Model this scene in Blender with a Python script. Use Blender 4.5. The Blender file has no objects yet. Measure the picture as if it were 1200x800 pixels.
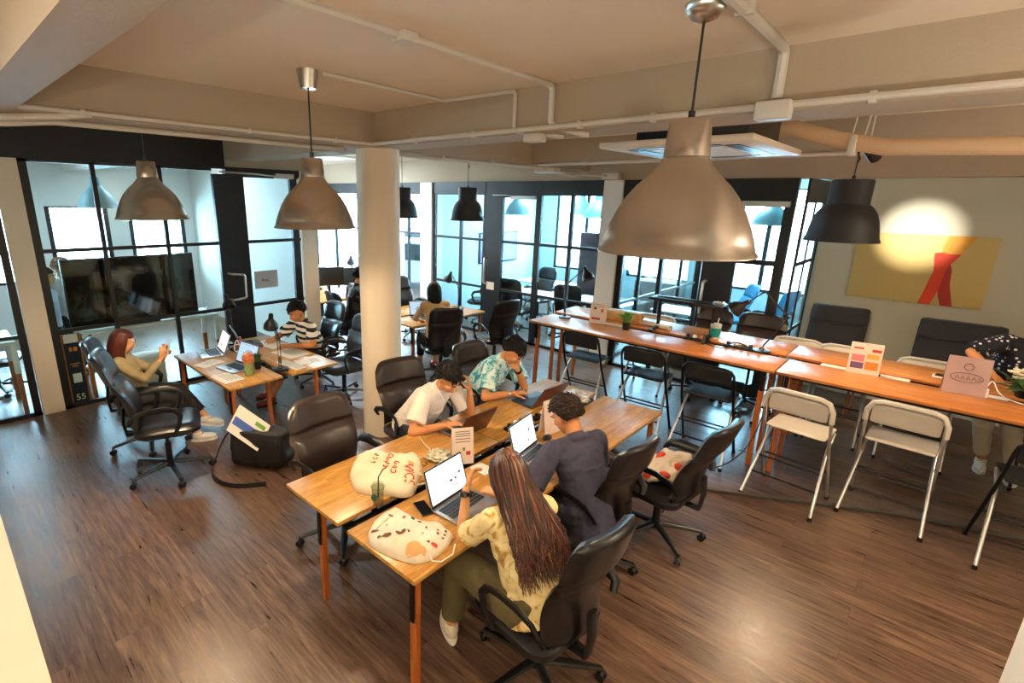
import bpy, bmesh, math, random
from mathutils import Vector, Matrix, noise
PI = math.pi
SC = bpy.context.scene
COL = SC.collection
V = Vector
def R(d): return math.radians(d)
def lin(h):
    h = h.lstrip('#'); o = []
    for i in (0, 2, 4):
        c = int(h[i:i+2], 16) / 255.0
        o.append(c / 12.92 if c <= .04045 else ((c + .055) / 1.055) ** 2.4)
    return (o[0], o[1], o[2], 1.0)
# ---------------------------------------------------------------- materials
def M(name, col, rough=.5, metal=0.0, var=None, bump=None, emis=None, coat=0.0, spec=None, sheen=0.0, tex='OBJECT'):
    m = bpy.data.materials.new(name); m.use_nodes = True
    nt = m.node_tree; b = nt.nodes['Principled BSDF']
    b.inputs['Base Color'].default_value = lin(col)
    b.inputs['Roughness'].default_value = rough
    b.inputs['Metallic'].default_value = metal
    if coat: b.inputs['Coat Weight'].default_value = coat; b.inputs['Coat Roughness'].default_value = .1
    if spec is not None: b.inputs['Specular IOR Level'].default_value = spec
    if sheen: b.inputs['Sheen Weight'].default_value = sheen
    if emis:
        b.inputs['Emission Color'].default_value = lin(emis[0]); b.inputs['Emission Strength'].default_value = emis[1]
    co = None
    if var or bump:
        co = nt.nodes.new('ShaderNodeTexCoord')
    if var:                                   # (scale, second colour)
        n = nt.nodes.new('ShaderNodeTexNoise'); n.inputs['Scale'].default_value = var[0]; n.inputs['Detail'].default_value = 5
        nt.links.new(co.outputs['Object'], n.inputs['Vector'])
        r = nt.nodes.new('ShaderNodeValToRGB'); r.color_ramp.elements[0].position = .35; r.color_ramp.elements[1].position = .68
        r.color_ramp.elements[0].color = lin(col); r.color_ramp.elements[1].color = lin(var[1])
        nt.links.new(n.outputs['Fac'], r.inputs['Fac']); nt.links.new(r.outputs['Color'], b.inputs['Base Color'])
    if bump:                                  # (scale, strength, distance)
        n = nt.nodes.new('ShaderNodeTexNoise'); n.inputs['Scale'].default_value = bump[0]; n.inputs['Detail'].default_value = 4
        nt.links.new(co.outputs['Object'], n.inputs['Vector'])
        u = nt.nodes.new('ShaderNodeBump'); u.inputs['Strength'].default_value = bump[1]
        u.inputs['Distance'].default_value = bump[2] if len(bump) > 2 else .01
        nt.links.new(n.outputs['Fac'], u.inputs['Height']); nt.links.new(u.outputs['Normal'], b.inputs['Normal'])
    return m
def nodes(m):
    nt = m.node_tree; return nt, nt.nodes['Principled BSDF'], nt.nodes.new, nt.links.new
def ramp(nt, els, mode='LINEAR'):
    r = nt.nodes.new('ShaderNodeValToRGB'); r.color_ramp.interpolation = mode
    e = r.color_ramp.elements
    while len(e) < len(els): e.new(.5)
    for k, (p, c) in zip(e, els): k.position = p; k.color = lin(c)
    return r
def wood(name, c1, c2, c3, scale=(1, 14, 14), rough=.35, strip=None, axis=0):
    m = M(name, c1, rough); nt, b, N, L = nodes(m)
    co = N('ShaderNodeTexCoord'); mp = N('ShaderNodeMapping'); mp.inputs['Scale'].default_value = scale
    L(co.outputs['Object'], mp.inputs['Vector'])
    n = N('ShaderNodeTexNoise'); n.inputs['Scale'].default_value = 3; n.inputs['Detail'].default_value = 8; n.inputs['Roughness'].default_value = .6
    L(mp.outputs['Vector'], n.inputs['Vector'])
    r = ramp(nt, [(.3, c2), (.5, c1), (.7, c3)]); L(n.outputs['Fac'], r.inputs['Fac'])
    out = r.outputs['Color']
    if strip:                                  # lamella strips: width, length
        br = N('ShaderNodeTexBrick'); mp2 = N('ShaderNodeMapping')
        if axis == 1: mp2.inputs['Rotation'].default_value = (0, 0, R(90))
        L(co.outputs['Object'], mp2.inputs['Vector']); L(mp2.outputs['Vector'], br.inputs['Vector'])
        br.inputs['Scale'].default_value = 1; br.inputs['Brick Width'].default_value = strip[1]; br.inputs['Row Height'].default_value = strip[0]
        br.inputs['Mortar Size'].default_value = .0006; br.inputs['Color1'].default_value = (1, 1, 1, 1); br.inputs['Color2'].default_value = (.66, .6, .52, 1)
        br.inputs['Mortar'].default_value = (.45, .38, .3, 1); br.inputs['Bias'].default_value = 0
        mx = N('ShaderNodeMixRGB'); mx.blend_type = 'MULTIPLY'; mx.inputs[0].default_value = .8
        L(out, mx.inputs[1]); L(br.outputs['Color'], mx.inputs[2]); out = mx.outputs[0]
    L(out, b.inputs['Base Color'])
    return m
# ---------------------------------------------------------------- mesh builder
class MB:
    def __init__(s): s.bm = bmesh.new(); s.mi = 0; s.mats = []
    def use(s, mat):
        if mat not in s.mats: s.mats.append(mat)
        s.mi = s.mats.index(mat); return s
    def _add(s, vs, fs, M4=None):
        bv = [s.bm.verts.new(M4 @ V(v) if M4 is not None else v) for v in vs]
        out = []
        for f in fs:
            try:
                q = s.bm.faces.new([bv[i] for i in f]); q.material_index = s.mi; q.smooth = True; out.append(q)
            except ValueError: pass
        return bv, out
    def box(s, c, d, rot=None, bev=0, seg=2, M4=None):
        x, y, z = d[0]/2, d[1]/2, d[2]/2
        T = Matrix.Translation(V(c))
        if rot is not None: T = T @ (rot if isinstance(rot, Matrix) else Matrix.Rotation(rot, 4, 'Z'))
        if M4 is not None: T = M4 @ T
        vs = [(i*x, j*y, k*z) for i in (-1, 1) for j in (-1, 1) for k in (-1, 1)]
        fs = [(0,1,3,2),(4,6,7,5),(0,4,5,1),(2,3,7,6),(0,2,6,4),(1,5,7,3)]
        bv, bf = s._add(vs, fs, T)
        if bev:
            es = list({e for f in bf for e in f.edges})
            r = bmesh.ops.bevel(s.bm, geom=es, offset=min(bev, min(d)*.49), segments=seg, profile=.5, affect='EDGES')
            for f in r['faces']: f.material_index = s.mi; f.smooth = True
        return s
    def bx(s, x0, x1, y0, y1, z0, z1, bev=0): return s.box(((x0+x1)/2, (y0+y1)/2, (z0+z1)/2), (x1-x0, y1-y0, z1-z0), bev=bev)
    def lathe(s, prof, n=24, M4=None, cap=True):
        vs = []; fs = []; k = len(prof)
        for i in range(n):
            a = 2*PI*i/n; c, q = math.cos(a), math.sin(a)
            for r, z in prof: vs.append((r*c, r*q, z))
        for i in range(n):
            j = (i+1) % n
            for t in range(k-1): fs.append((i*k+t, j*k+t, j*k+t+1, i*k+t+1))
        if cap:
            if prof[0][0] > 1e-5: fs.append(tuple(i*k for i in range(n))[::-1])
            if prof[-1][0] > 1e-5: fs.append(tuple(i*k+k-1 for i in range(n)))
        s._add(vs, fs, M4); return s
    def frame(s, a, b):
        a, b = V(a), V(b); d = (b-a)
        q = d.to_track_quat('Z', 'Y'); return Matrix.Translation(a) @ q.to_matrix().to_4x4(), d.length
    def cyl(s, a, b, ra, rb=None, n=14):
        T, L = s.frame(a, b); rb = ra if rb is None else rb
        return s.lathe([(ra, 0), (rb, L)], n, T)
    def cap(s, a, b, ra, rb, n=14, m=4):
        T, L = s.frame(a, b); pr = []
        for i in range(m+1):
            t = -PI/2 + (PI/2)*i/m; pr.append((max(ra*math.cos(t), 1e-4), ra*math.sin(t)))
        for i in range(m+1):
            t = (PI/2)*i/m; pr.append((max(rb*math.cos(t), 1e-4), L + rb*math.sin(t)))
        return s.lathe(pr, n, T)
    def ell(s, c, r, rot=None, n=18, m=10):
        T = Matrix.Translation(V(c))
        if rot is not None: T = T @ rot
        T = T @ Matrix.Diagonal((r[0], r[1], r[2], 1))
        return s.lathe([(max(math.cos(-PI/2+PI*i/m), 1e-4), math.sin(-PI/2+PI*i/m)) for i in range(m+1)], n, T)
    def tube(s, pts, r, n=8, closed=False, flat=None, up=None):
        pts = [V(p) for p in pts]; k = len(pts); rs = r if isinstance(r, (list, tuple)) else [r]*k
        vs = []; fs = []; prev = None
        for i, p in enumerate(pts):
            if closed: d = pts[(i+1) % k] - pts[i-1]
            else: d = pts[min(i+1, k-1)] - pts[max(i-1, 0)]
            if d.length < 1e-9: d = V((0, 0, 1))
            d.normalize()
            if prev is None:
                u = V(up) if up else (V((0, 0, 1)) if abs(d.z) < .9 else V((1, 0, 0)))
            else: u = prev
            u = (u - d*u.dot(d))
            if u.length < 1e-6: u = d.orthogonal()
            u.normalize(); prev = u; w = d.cross(u)
            fa, fb = flat if flat else (1, 1)
            for j in range(n):
                a = 2*PI*j/n; vs.append(p + (u*math.cos(a)*fa + w*math.sin(a)*fb)*rs[i])
        for i in range(k if closed else k-1):
            for j in range(n):
                a, b = i*n+j, i*n+(j+1) % n; i2 = (i+1) % k
                fs.append((a, b, i2*n+(j+1) % n, i2*n+j))
        if not closed: fs.append(tuple(range(n))[::-1]); fs.append(tuple(range((k-1)*n, k*n)))
        s._add(vs, fs); return s
    def grid(s, nu, nv, f, thick=None):
        vs = [f(i/nu, j/nv) for i in range(nu+1) for j in range(nv+1)]
        q = lambda i, j: i*(nv+1)+j
        fs = [(q(i, j), q(i+1, j), q(i+1, j+1), q(i, j+1)) for i in range(nu) for j in range(nv)]
        if thick is not None:
            t = V(thick); N0 = len(vs); vs2 = [V(v)+t for v in vs]; vs = vs + vs2
            fs += [tuple(a+N0 for a in f_[::-1]) for f_ in fs]
            bd = [q(i, 0) for i in range(nu)] + [q(nu, j) for j in range(nv)] + [q(i, nv) for i in range(nu, 0, -1)] + [q(0, j) for j in range(nv, 0, -1)]
            for a, b in zip(bd, bd[1:]+bd[:1]): fs.append((b, a, a+N0, b+N0))
        s._add(vs, fs); return s
    def prism(s, poly, z0, z1, M4=None):
        n = len(poly)
        vs = [(x, y, z0) for x, y in poly] + [(x, y, z1) for x, y in poly]
        fs = [tuple(range(n))[::-1], tuple(range(n, 2*n))] + [(i, (i+1) % n, (i+1) % n+n, i+n) for i in range(n)]
        s._add(vs, fs, M4); return s
    def slab(s, w, h, t, rad=.06, puff=.02, M4=None, nu=12, nv=12, bend=0.0):
        """puffed cushion: w x h in XZ plane, thickness t along Y, rounded corners, both faces"""
        def P(u, v, side):
            a, b = 2*u-1, 2*v-1
            x, z = a*w/2, b*h/2
            cx, cz = w/2-rad, h/2-rad
            if abs(x) > cx and abs(z) > cz:
                dx, dz = (abs(x)-cx)/rad, (abs(z)-cz)/rad; m = max(dx, dz); l = math.hypot(dx, dz)
                if l > 0: f = m/l; x = math.copysign(cx+dx*f*rad, x); z = math.copysign(cz+dz*f*rad, z)
            e = (1-abs(a)**6)*(1-abs(b)**6)
            y = side*(t/2*.45 + (t/2*.55+puff)*max(e, 0)**.5) + bend*(a*a)
            return V((x, y, z))
        n0 = len(s.bm.verts)
        vs = []; fs = []
        q = lambda i, j: i*(nv+1)+j; K = (nu+1)*(nv+1)
        for sd in (1, -1):
            for i in range(nu+1):
                for j in range(nv+1): vs.append(P(i/nu, j/nv, sd))
        for i in range(nu):
            for j in range(nv):
                f = (q(i, j), q(i+1, j), q(i+1, j+1), q(i, j+1)); fs.append(f[::-1]); fs.append(tuple(K+a for a in f))
        bd = [q(i, 0) for i in range(nu)] + [q(nu, j) for j in range(nv)] + [q(i, nv) for i in range(nu, 0, -1)] + [q(0, j) for j in range(nv, 0, -1)]
        for a, b in zip(bd, bd[1:]+bd[:1]): fs.append((a, b, b+K, a+K))
        s._add(vs, fs, M4); return s
    def text(s, body, size, M4, depth=.002):
        c = bpy.data.curves.new('t', 'FONT'); c.body = body; c.size = size; c.extrude = depth/2; c.align_x = 'CENTER'; c.align_y = 'CENTER'
        o = bpy.data.objects.new('t', c); COL.objects.link(o)
        dg = bpy.context.evaluated_depsgraph_get(); me = bpy.data.meshes.new_from_object(o.evaluated_get(dg))
        me.transform(M4); n = len(s.bm.faces); s.bm.from_mesh(me)
        s.bm.faces.ensure_lookup_table()
        for f in s.bm.faces[n:]: f.material_index = s.mi
        bpy.data.objects.remove(o); bpy.data.curves.remove(c); bpy.data.meshes.remove(me); return s
    def xf(s, M4): s.bm.transform(M4); return s
    def build(s, name, mat=None, parent=None, angle=40, origin=None, recalc=True):
        me = bpy.data.meshes.new(name)
        if recalc: bmesh.ops.recalc_face_normals(s.bm, faces=s.bm.faces)
        if origin is not None: s.bm.transform(Matrix.Translation(-V(origin)))
        s.bm.to_mesh(me); s.bm.free()
        for mm in (s.mats or [mat]): me.materials.append(mm)
        try: me.set_sharp_from_angle(angle=R(angle))
        except Exception: pass
        o = bpy.data.objects.new(name, me); COL.objects.link(o)
        if origin is not None: o.location = origin
        if parent is not None: o.parent = parent
        return o
def tag(o, label=None, cat=None, group=None, kind=None):
    if label: o['label'] = label
    if cat: o['category'] = cat
    if group: o['group'] = group
    if kind: o['kind'] = kind
    return o
def thing(name, label, cat, loc=(0, 0, 0), rz=0.0, group=None):
    o = bpy.data.objects.new(name, None); COL.objects.link(o); o.empty_display_size = .1
    o.location = loc; o.rotation_euler = (0, 0, rz); return tag(o, label, cat, group)
def dup(root, loc, rz, label=None, group=None):
    def cp(o, par):
        c = o.copy(); COL.objects.link(c)
        if par is not None: c.parent = par
        for ch in list(o.children): cp(ch, c)
        return c
    r = cp(root, None); r.location = loc; r.rotation_euler = (0, 0, rz)
    if label: r['label'] = label
    if group: r['group'] = group
    return r
def struct(name, mb, mat, **k):
    o = mb.build(name, mat, **k); o['kind'] = 'structure'; return o
def bake(o, mods):
    """apply generative modifiers into plain mesh data"""
    dg = bpy.context.evaluated_depsgraph_get(); dg.update()
    me = bpy.data.meshes.new_from_object(o.evaluated_get(dg))
    old = o.data; o.modifiers.clear(); o.data = me; me.name = o.name
    for p in me.polygons: p.use_smooth = True
    return o
def organic(mb, name, mat, parent, voxel=.008, smooth=3, disp=None):
    o = mb.build(name, mat)
    r = o.modifiers.new('r', 'REMESH'); r.mode = 'VOXEL'; r.voxel_size = voxel; r.use_smooth_shade = True
    if smooth:
        m = o.modifiers.new('s', 'SMOOTH'); m.iterations = smooth; m.factor = .5
    bake(o, None)
    if disp:
        sc, am = disp
        nr = [v.normal.copy() for v in o.data.vertices]; cs = [v.co.copy() for v in o.data.vertices]; out = []
        for q, n_ in zip(cs, nr):
            q += n_ * (noise.noise(q*sc)*am + noise.noise(q*sc*2.3)*am*.5); out += [q.x, q.y, q.z]
        o.data.vertices.foreach_set('co', out); o.data.update()
    if not o.data.materials: o.data.materials.append(mat)
    o.parent = parent
    return o
def Tm(x, y, z): return Matrix.Translation((x, y, z))
def Rm(a, ax): return Matrix.Rotation(a, 4, ax)
# ================================================================= MATERIALS
def floor_mat():
    m = M('floor_wood', '#6a4a38', .36); nt, b, N, L = nodes(m)
    co = N('ShaderNodeTexCoord'); br = N('ShaderNodeTexBrick')
    L(co.outputs['Object'], br.inputs['Vector'])
    for k, v in (('Scale', 1), ('Brick Width', 1.35), ('Row Height', .2), ('Mortar Size', .0016), ('Bias', 0.0)): br.inputs[k].default_value = v
    br.offset = .37; br.offset_frequency = 2
    br.inputs['Color1'].default_value = (1, 1, 1, 1); br.inputs['Color2'].default_value = (.42, .40, .38, 1); br.inputs['Mortar'].default_value = (.1, .09, .08, 1)
    mp = N('ShaderNodeMapping'); mp.inputs['Scale'].default_value = (1.3, 16, 1)
    ad = N('ShaderNodeVectorMath'); ad.operation = 'ADD'; sc = N('ShaderNodeVectorMath'); sc.operation = 'SCALE'; sc.inputs['Scale'].default_value = 7.0
    L(br.outputs['Color'], sc.inputs[0]); L(co.outputs['Object'], ad.inputs[0]); L(sc.outputs[0], ad.inputs[1]); L(ad.outputs[0], mp.inputs['Vector'])
    n = N('ShaderNodeTexNoise'); n.inputs['Scale'].default_value = 2.2; n.inputs['Detail'].default_value = 9; n.inputs['Roughness'].default_value = .62; n.inputs['Distortion'].default_value = .6
    L(mp.outputs[0], n.inputs['Vector'])
    r = ramp(nt, [(.28, '#3a2c23'), (.45, '#644d40'), (.6, '#7d6250'), (.75, '#977a64')]); L(n.outputs['Fac'], r.inputs['Fac'])
    mx = N('ShaderNodeMixRGB'); mx.blend_type = 'MULTIPLY'; mx.inputs[0].default_value = .55
    L(r.outputs['Color'], mx.inputs[1]); L(br.outputs['Color'], mx.inputs[2]); L(mx.outputs[0], b.inputs['Base Color'])
    rr = N('ShaderNodeMapRange'); rr.inputs[1].default_value = .3; rr.inputs[2].default_value = .8; rr.inputs[3].default_value = .26; rr.inputs[4].default_value = .42
    L(n.outputs['Fac'], rr.inputs[0]); L(rr.outputs[0], b.inputs['Roughness'])
    u = N('ShaderNodeBump'); u.inputs['Strength'].default_value = .25; u.inputs['Distance'].default_value = .002
    L(n.outputs['Fac'], u.inputs['Height']); L(u.outputs['Normal'], b.inputs['Normal'])
    return m
def glass_mat(name, tint='#f2f8f8', rough=0.0, ior=1.3):
    m = bpy.data.materials.new(name); m.use_nodes = True; nt = m.node_tree; nt.nodes.clear()
    N, L = nt.nodes.new, nt.links.new
    o = N('ShaderNodeOutputMaterial'); mx = N('ShaderNodeMixShader'); t = N('ShaderNodeBsdfTransparent'); g = N('ShaderNodeBsdfGlossy'); f = N('ShaderNodeFresnel')
    t.inputs['Color'].default_value = lin(tint); g.inputs['Roughness'].default_value = rough; f.inputs['IOR'].default_value = ior
    ge = N('ShaderNodeNewGeometry'); mr = N('ShaderNodeMapRange'); mr.inputs[3].default_value = ior; mr.inputs[4].default_value = 1/ior; L(ge.outputs['Backfacing'], mr.inputs[0]); L(mr.outputs[0], f.inputs['IOR'])
    L(f.outputs[0], mx.inputs[0]); L(t.outputs[0], mx.inputs[1]); L(g.outputs[0], mx.inputs[2]); L(mx.outputs[0], o.inputs[0]); return m
mFLOOR = floor_mat()
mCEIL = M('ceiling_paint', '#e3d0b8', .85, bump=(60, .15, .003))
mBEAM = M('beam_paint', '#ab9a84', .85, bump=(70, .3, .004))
mWALL = M('wall_paint', '#d3cfbd', .85, bump=(50, .12, .003))
mWHITE = M('white_paint', '#dcdcd8', .8, bump=(60, .1, .003))
mCREAM = M('cream_paint', '#e2d3bd', .8, bump=(80, .2, .003))
mGREY = M('grey_partition', '#a9adb0', .7)
mBLACKF = M('black_frame_paint', '#0c1016', .42)
mHEAD = M('black_header_panel', '#0a0d13', .5)
mGLASS = glass_mat('clear_glass', '#eef8fa')
mCHROME = M('chrome', '#f0f0f0', .2, .8)
mSTEEL = M('satin_steel', '#d6d4d0', .28, .85)
mPIPE = M('white_conduit', '#c9c2b6', .45)
mBLK = M('black_plastic', '#101114', .38)
mBLK2 = M('black_metal', '#0c0d10', .35, .3)
mWHT = M('white_plastic', '#e9e8e4', .35)
mPAPER = M('paper', '#ece7dc', .7)
mREDWIRE = M('red_plastic', '#d2331e', .4)
mBAMBOO = wood('bamboo_top', '#c59148', '#a8742f', '#dcae66', (3, 30, 30), .32, strip=(.035, .55), axis=0)
mBAMBOOY = wood('bamboo_top_lengthwise', '#c59148', '#a8742f', '#dcae66', (30, 3, 30), .32, strip=(.035, .55), axis=1)
mLEGW = wood('bamboo_leg', '#b0622a', '#8d4718', '#c67a3b', (20, 20, 2), .4)
# ================================================================= SHELL
H_CEIL = 3.43
struct('floor', MB().bx(-16, 3.4, -3.2, 13, -.12, 0), mFLOOR)
struct('ceiling', MB().bx(-16, 3.4, -3.2, 13, H_CEIL, 3.6), mCEIL)
struct('wall_right', MB().bx(3.2, 3.4, -3.2, 9.3, 0, H_CEIL), mWALL)
struct('wall_near', MB().bx(-16, 3.4, -3.2, -3.0, 0, H_CEIL), mWALL)
struct('wall_far', MB().bx(-1.36, 3.4, 9.1, 9.3, 0, H_CEIL), mWALL)
mAQUA = M('pale_aqua_paint', '#b2d3da', .8)
struct('wall_far_office', MB().bx(-1.44, -1.36, 9.1, 12.2, 0, H_CEIL), mAQUA)
struct('baseboard_far', MB().bx(-1.36, 3.2, 9.075, 9.1, 0, .09), mWHT)
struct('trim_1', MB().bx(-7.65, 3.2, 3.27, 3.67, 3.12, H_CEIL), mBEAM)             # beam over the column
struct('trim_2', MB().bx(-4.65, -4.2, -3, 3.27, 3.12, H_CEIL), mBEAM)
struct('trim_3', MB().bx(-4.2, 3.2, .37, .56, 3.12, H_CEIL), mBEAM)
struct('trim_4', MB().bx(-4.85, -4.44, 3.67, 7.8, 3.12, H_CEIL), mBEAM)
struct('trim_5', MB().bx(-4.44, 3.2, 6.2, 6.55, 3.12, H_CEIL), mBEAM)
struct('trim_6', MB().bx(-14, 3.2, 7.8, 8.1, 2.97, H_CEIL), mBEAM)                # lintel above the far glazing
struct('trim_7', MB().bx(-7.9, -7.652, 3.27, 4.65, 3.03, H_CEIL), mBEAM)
struct('wall_pillar', MB().lathe([(.222, 0), (.222, 3.12)], 48, Tm(-4.42, 3.47, 0)), mCREAM)
struct('wall_stair', MB().bx(-7.55, -1.0, -.16, .052, 0, 1.1), mCREAM)
struct('wall_stair_end', MB().bx(.405, .55, 1.2, 2.25, 0, H_CEIL), mCREAM)
# pillars of the far glazing
struct('wall_pillar_far', MB().bx(-4.12, -3.8, 7.72, 8.0, 0, 2.97), mWHITE)
struct('wall_pillar_corner', MB().bx(-8.4, -8.05, 7.72, 8.05, 0, 2.97), mWHITE)
struct('wall_left_pillar', MB().bx(-7.9, -7.6, 4.4, 4.66, 0, 3.03).bx(-7.73, -7.6, .73, .945, 0, 3.0), mCREAM)
struct('wall_left_header', MB().bx(-7.71, -7.6, -3, 3.24, 3.0, H_CEIL).bx(-7.71, -7.6, 3.24, 4.4, 2.93, 3.03), mHEAD)
struct('wall_left_divider', MB().bx(-12.5, -7.9, 4.5, 4.62, 0, H_CEIL), mWHITE)
struct('wall_office_left_end', MB().bx(-14.2, -14, 4.6, 7.8, 0, H_CEIL), mWHITE)
# outer wall of the left office, with window openings
mb = MB().bx(-12.7, -12.5, -3, 4.6, 0, .95).bx(-12.7, -12.5, -3, 4.6, 2.38, H_CEIL)
for a, b in ((-3, -2.4), (-.35, .1), (1.55, 1.82), (2.85, 3.2), (4.3, 4.6)): mb.bx(-12.7, -12.5, a, b, .95, 2.38)
struct('wall_left_outer', mb, mWHITE)
struct('trim_8', MB().bx(-12.5, -7.7, 2.2, 2.5, 3.05, H_CEIL), mWHITE)
# back wall of the far offices
mb = MB().bx(-8.3, -1.4, 12.0, 12.2, 0, .9).bx(-8.3, -1.4, 12, 12.2, 2.95, H_CEIL)
for a, b in ((-8.3, -7.7), (-5.9, -5.6), (-4.2, -3.8), (-1.6, -1.4)): mb.bx(a, b, 12, 12.2, .9, 2.95)
struct('wall_back_outer', mb, mAQUA)
struct('wall_office_side', MB().bx(-8.3, -8.2, 8.1, 12, 0, H_CEIL), mAQUA)
def glaze(kind, idx, axis, at, u0, u1, z0, z1, mulls, rails, solids=(), d=.05, header=None, label=None, skip=()):
    """steel-framed glazing; axis 'x' runs along X at Y=at, axis 'y' runs along Y at X=at"""
    def bb(mb, a, b, za, zb, dd=d):
        if axis == 'x': mb.bx(a, b, at-dd/2, at+dd/2, za, zb)
        else: mb.bx(at-dd/2, at+dd/2, a, b, za, zb)
    mb = MB()
    for c, w in mulls: bb(mb, c-w/2, c+w/2, z0, z1)
    bb(mb, u0, u1, z0, z0+.05); bb(mb, u0, u1, z1-.03, z1)
    for z, w in rails: bb(mb, u0, u1, z-w/2, z+w/2, d*.8)
    for a, b in solids: bb(mb, a, b, z0, z1, d*1.1)
    if header: bb(mb, u0, u1, header[0], header[1], d*1.4)
    root = mb.build('%s_%d' % (kind, idx), mBLACKF); root['kind'] = 'structure'
    us = sorted([u0, u1]+[c for c, w in mulls]+[x for s in solids for x in s]); zs = [z0]+[z for z, w in rails]+[z1]
    for a, b in zip(us, us[1:]):
        if b-a < .12 or any(abs(a-s[0]) < .02 and abs(b-s[1]) < .02 for s in solids): continue
        for za, zb in zip(zs, zs[1:]):
            g = MB(); bb(g, a, b, za, zb, .008); g.build('pane', mGLASS, root)
    return root
RL = [(1.0, .045), (1.97, .045)]
glaze('window', 1, 'y', -7.65, -3, .72, 0, 3.0, [(-2.97, .06), (-2.0, .05), (-1.1, .05), (-.2, .05), (.68, .075)], RL)
glaze('window', 2, 'y', -7.65, .95, 3.06, 0, 3.0, [(.99, .08), (1.65, .05), (2.39, .05)], RL)
def poly0(P, r=.03):
    P = [V(p) for p in P]; o = [P[0]]
    for i in range(1, len(P)-1):
        a, b, c = P[i-1], P[i], P[i+1]; u, w = (a-b).normalized(), (c-b).normalized()
        for t in (0, .33, .66, 1): o.append((b+u*r)*(1-t)**2 + b*2*t*(1-t) + (b+w*r)*t*t)
    return o+[P[-1]]
def u_handle(parent, axis, at, u, z0, z1, off, side=-1):
    mb = MB()
    if axis == 'y': p = [(at, u, z0), (at+side*off, u, z0), (at+side*off, u, z1), (at, u, z1)]
    else: p = [(u, at, z0), (u, at+side*off, z0), (u, at+side*off, z1), (u, at, z1)]
    def rnd(P, r=.03):
        o = [V(P[0])]
        for i in (1, 2):
            a, b, c = V(P[i-1]), V(P[i]), V(P[i+1])
            o += [b+(a-b).normalized()*r, b+((a-b).normalized()+(c-b).normalized())*r*.3, b+(c-b).normalized()*r]
        return o+[V(P[3])]
    mb.tube(rnd(p), .019, 10); return mb.build('handle', mSTEEL, parent)
d1 = glaze('door', 1, 'y', -7.65, 3.06, 4.38, 0, 2.93, [(4.3, .12)], RL, solids=[(3.06, 3.5)], d=.06)
mb = MB().bx(-7.62, -7.58, 3.3, 3.36, 1.13, 1.54); 
MB().tube(poly0([(-7.62, 3.15, 1.14), (-7.5, 3.15, 1.14), (-7.5, 3.34, 1.16), (-7.5, 3.34, 1.5), (-7.5, 3.15, 1.53), (-7.62, 3.15, 1.53)]), .017, 10).build('handle', mSTEEL, d1)
mb = MB().bx(-7.62, -7.55, 3.98, 4.28, 2.9, 2.97).tube([(-7.58, 4.0, 2.93), (-7.5, 3.6, 2.95), (-7.6, 3.15, 2.96)], .012); mb.build('door_closer', mSTEEL, d1)
ps = MB().bx(-7.617, -7.612, 3.54, 3.92, 1.25, 1.52).build('poster', mGREY, d1); ps['label'] = 'small grey poster taped to the pane'
MB().text('PULL', .06, Tm(-7.608, 3.72, 1.37) @ Rm(R(90), 'Z') @ Rm(R(90), 'X'), .002).build('lettering', mBLK, ps)
RF = [(.95, .045), (1.88, .05)]
glaze('window', 3, 'x', 7.8, -8.05, -6.6, 0, 2.76, [(-8.01, .06), (-7.25, .05), (-6.62, .05)], RF, header=(2.74, 2.975), d=.06)
d2 = glaze('door', 2, 'x', 7.8, -6.58, -5.32, 0, 2.72, [(-5.37, .11)], RF, solids=[(-6.58, -6.17)], d=.06, header=(2.70, 2.975))
u_handle(d2, 'x', 7.77, -6.5, 1.05, 1.55, .1, -1)
MB().bx(-5.95, -5.4, 7.7, 7.76, 2.66, 2.72).tube([(-5.9, 7.7, 2.71), (-6.0, 7.62, 2.73), (-6.4, 7.74, 2.73)], .01).build('door_closer', mSTEEL, d2)
MB().bx(-6.5, -6.31, 7.762, 7.766, .93, 1.08).build('notice', mPAPER, d2)
glaze('window', 4, 'x', 7.8, -5.31, -4.1, 0, 2.76, [(-4.7, .06), (-4.13, .05)], RF, header=(2.74, 2.975), d=.06)
glaze('window', 5, 'x', 7.8, -3.8, -2.52, 0, 2.76, [(-3.75, .1), (-3.1, .06), (-2.54, .05)], RF, header=(2.74, 2.975), d=.06)
d3 = glaze('door', 3, 'x', 7.8, -2.5, -1.5, 0, 2.66, [(-1.56, .12)], [(1.9, .07), (.12, .2)], solids=[(-2.5, -2.08)], d=.06, header=(2.62, 2.975))
u_handle(d3, 'x', 7.77, -2.42, 1.12, 1.58, .11, -1)
MB().bx(-2.1, -1.55, 7.7, 7.76, 2.62, 2.69).build('door_closer', mSTEEL, d3)
MB().bx(-2.46, -2.26, 7.762, 7.766, .9, 1.02).build('notice', mPAPER, d3)
glaze('window', 6, 'y', -1.4, 7.8, 9.1, 0, 2.72, [(7.84, .1), (8.42, .03), (9.07, .04)], [(.95, .05), (1.9, .05)], header=(2.68, 2.975), d=.02)
glaze('window', 7, 'y', -3.95, 8.0, 12, 0, 2.76, [(8.03, .06), (9.0, .06), (10.0, .06), (11, .06), (11.95, .06)], RF, header=(2.74, H_CEIL), d=.06)
glaze('window', 8, 'x', 7.8, -14, -8.42, .1, 2.76, [(-13.9, .1), (-12.75, .12), (-11.75, .05), (-10.75, .06), (-9.55, .08), (-8.86, .04)], [(1.9, .04)], header=(2.74, 2.975), d=.06)
for i, (a, b) in enumerate(((-2.4, -.35), (.1, 1.55), (1.82, 2.85), (3.2, 4.3))):
    glaze('window', 9+i, 'y', -12.55, a, b, .95, 2.38, [(a+.04, .08), (b-.04, .08)], [], d=.08)
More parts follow.
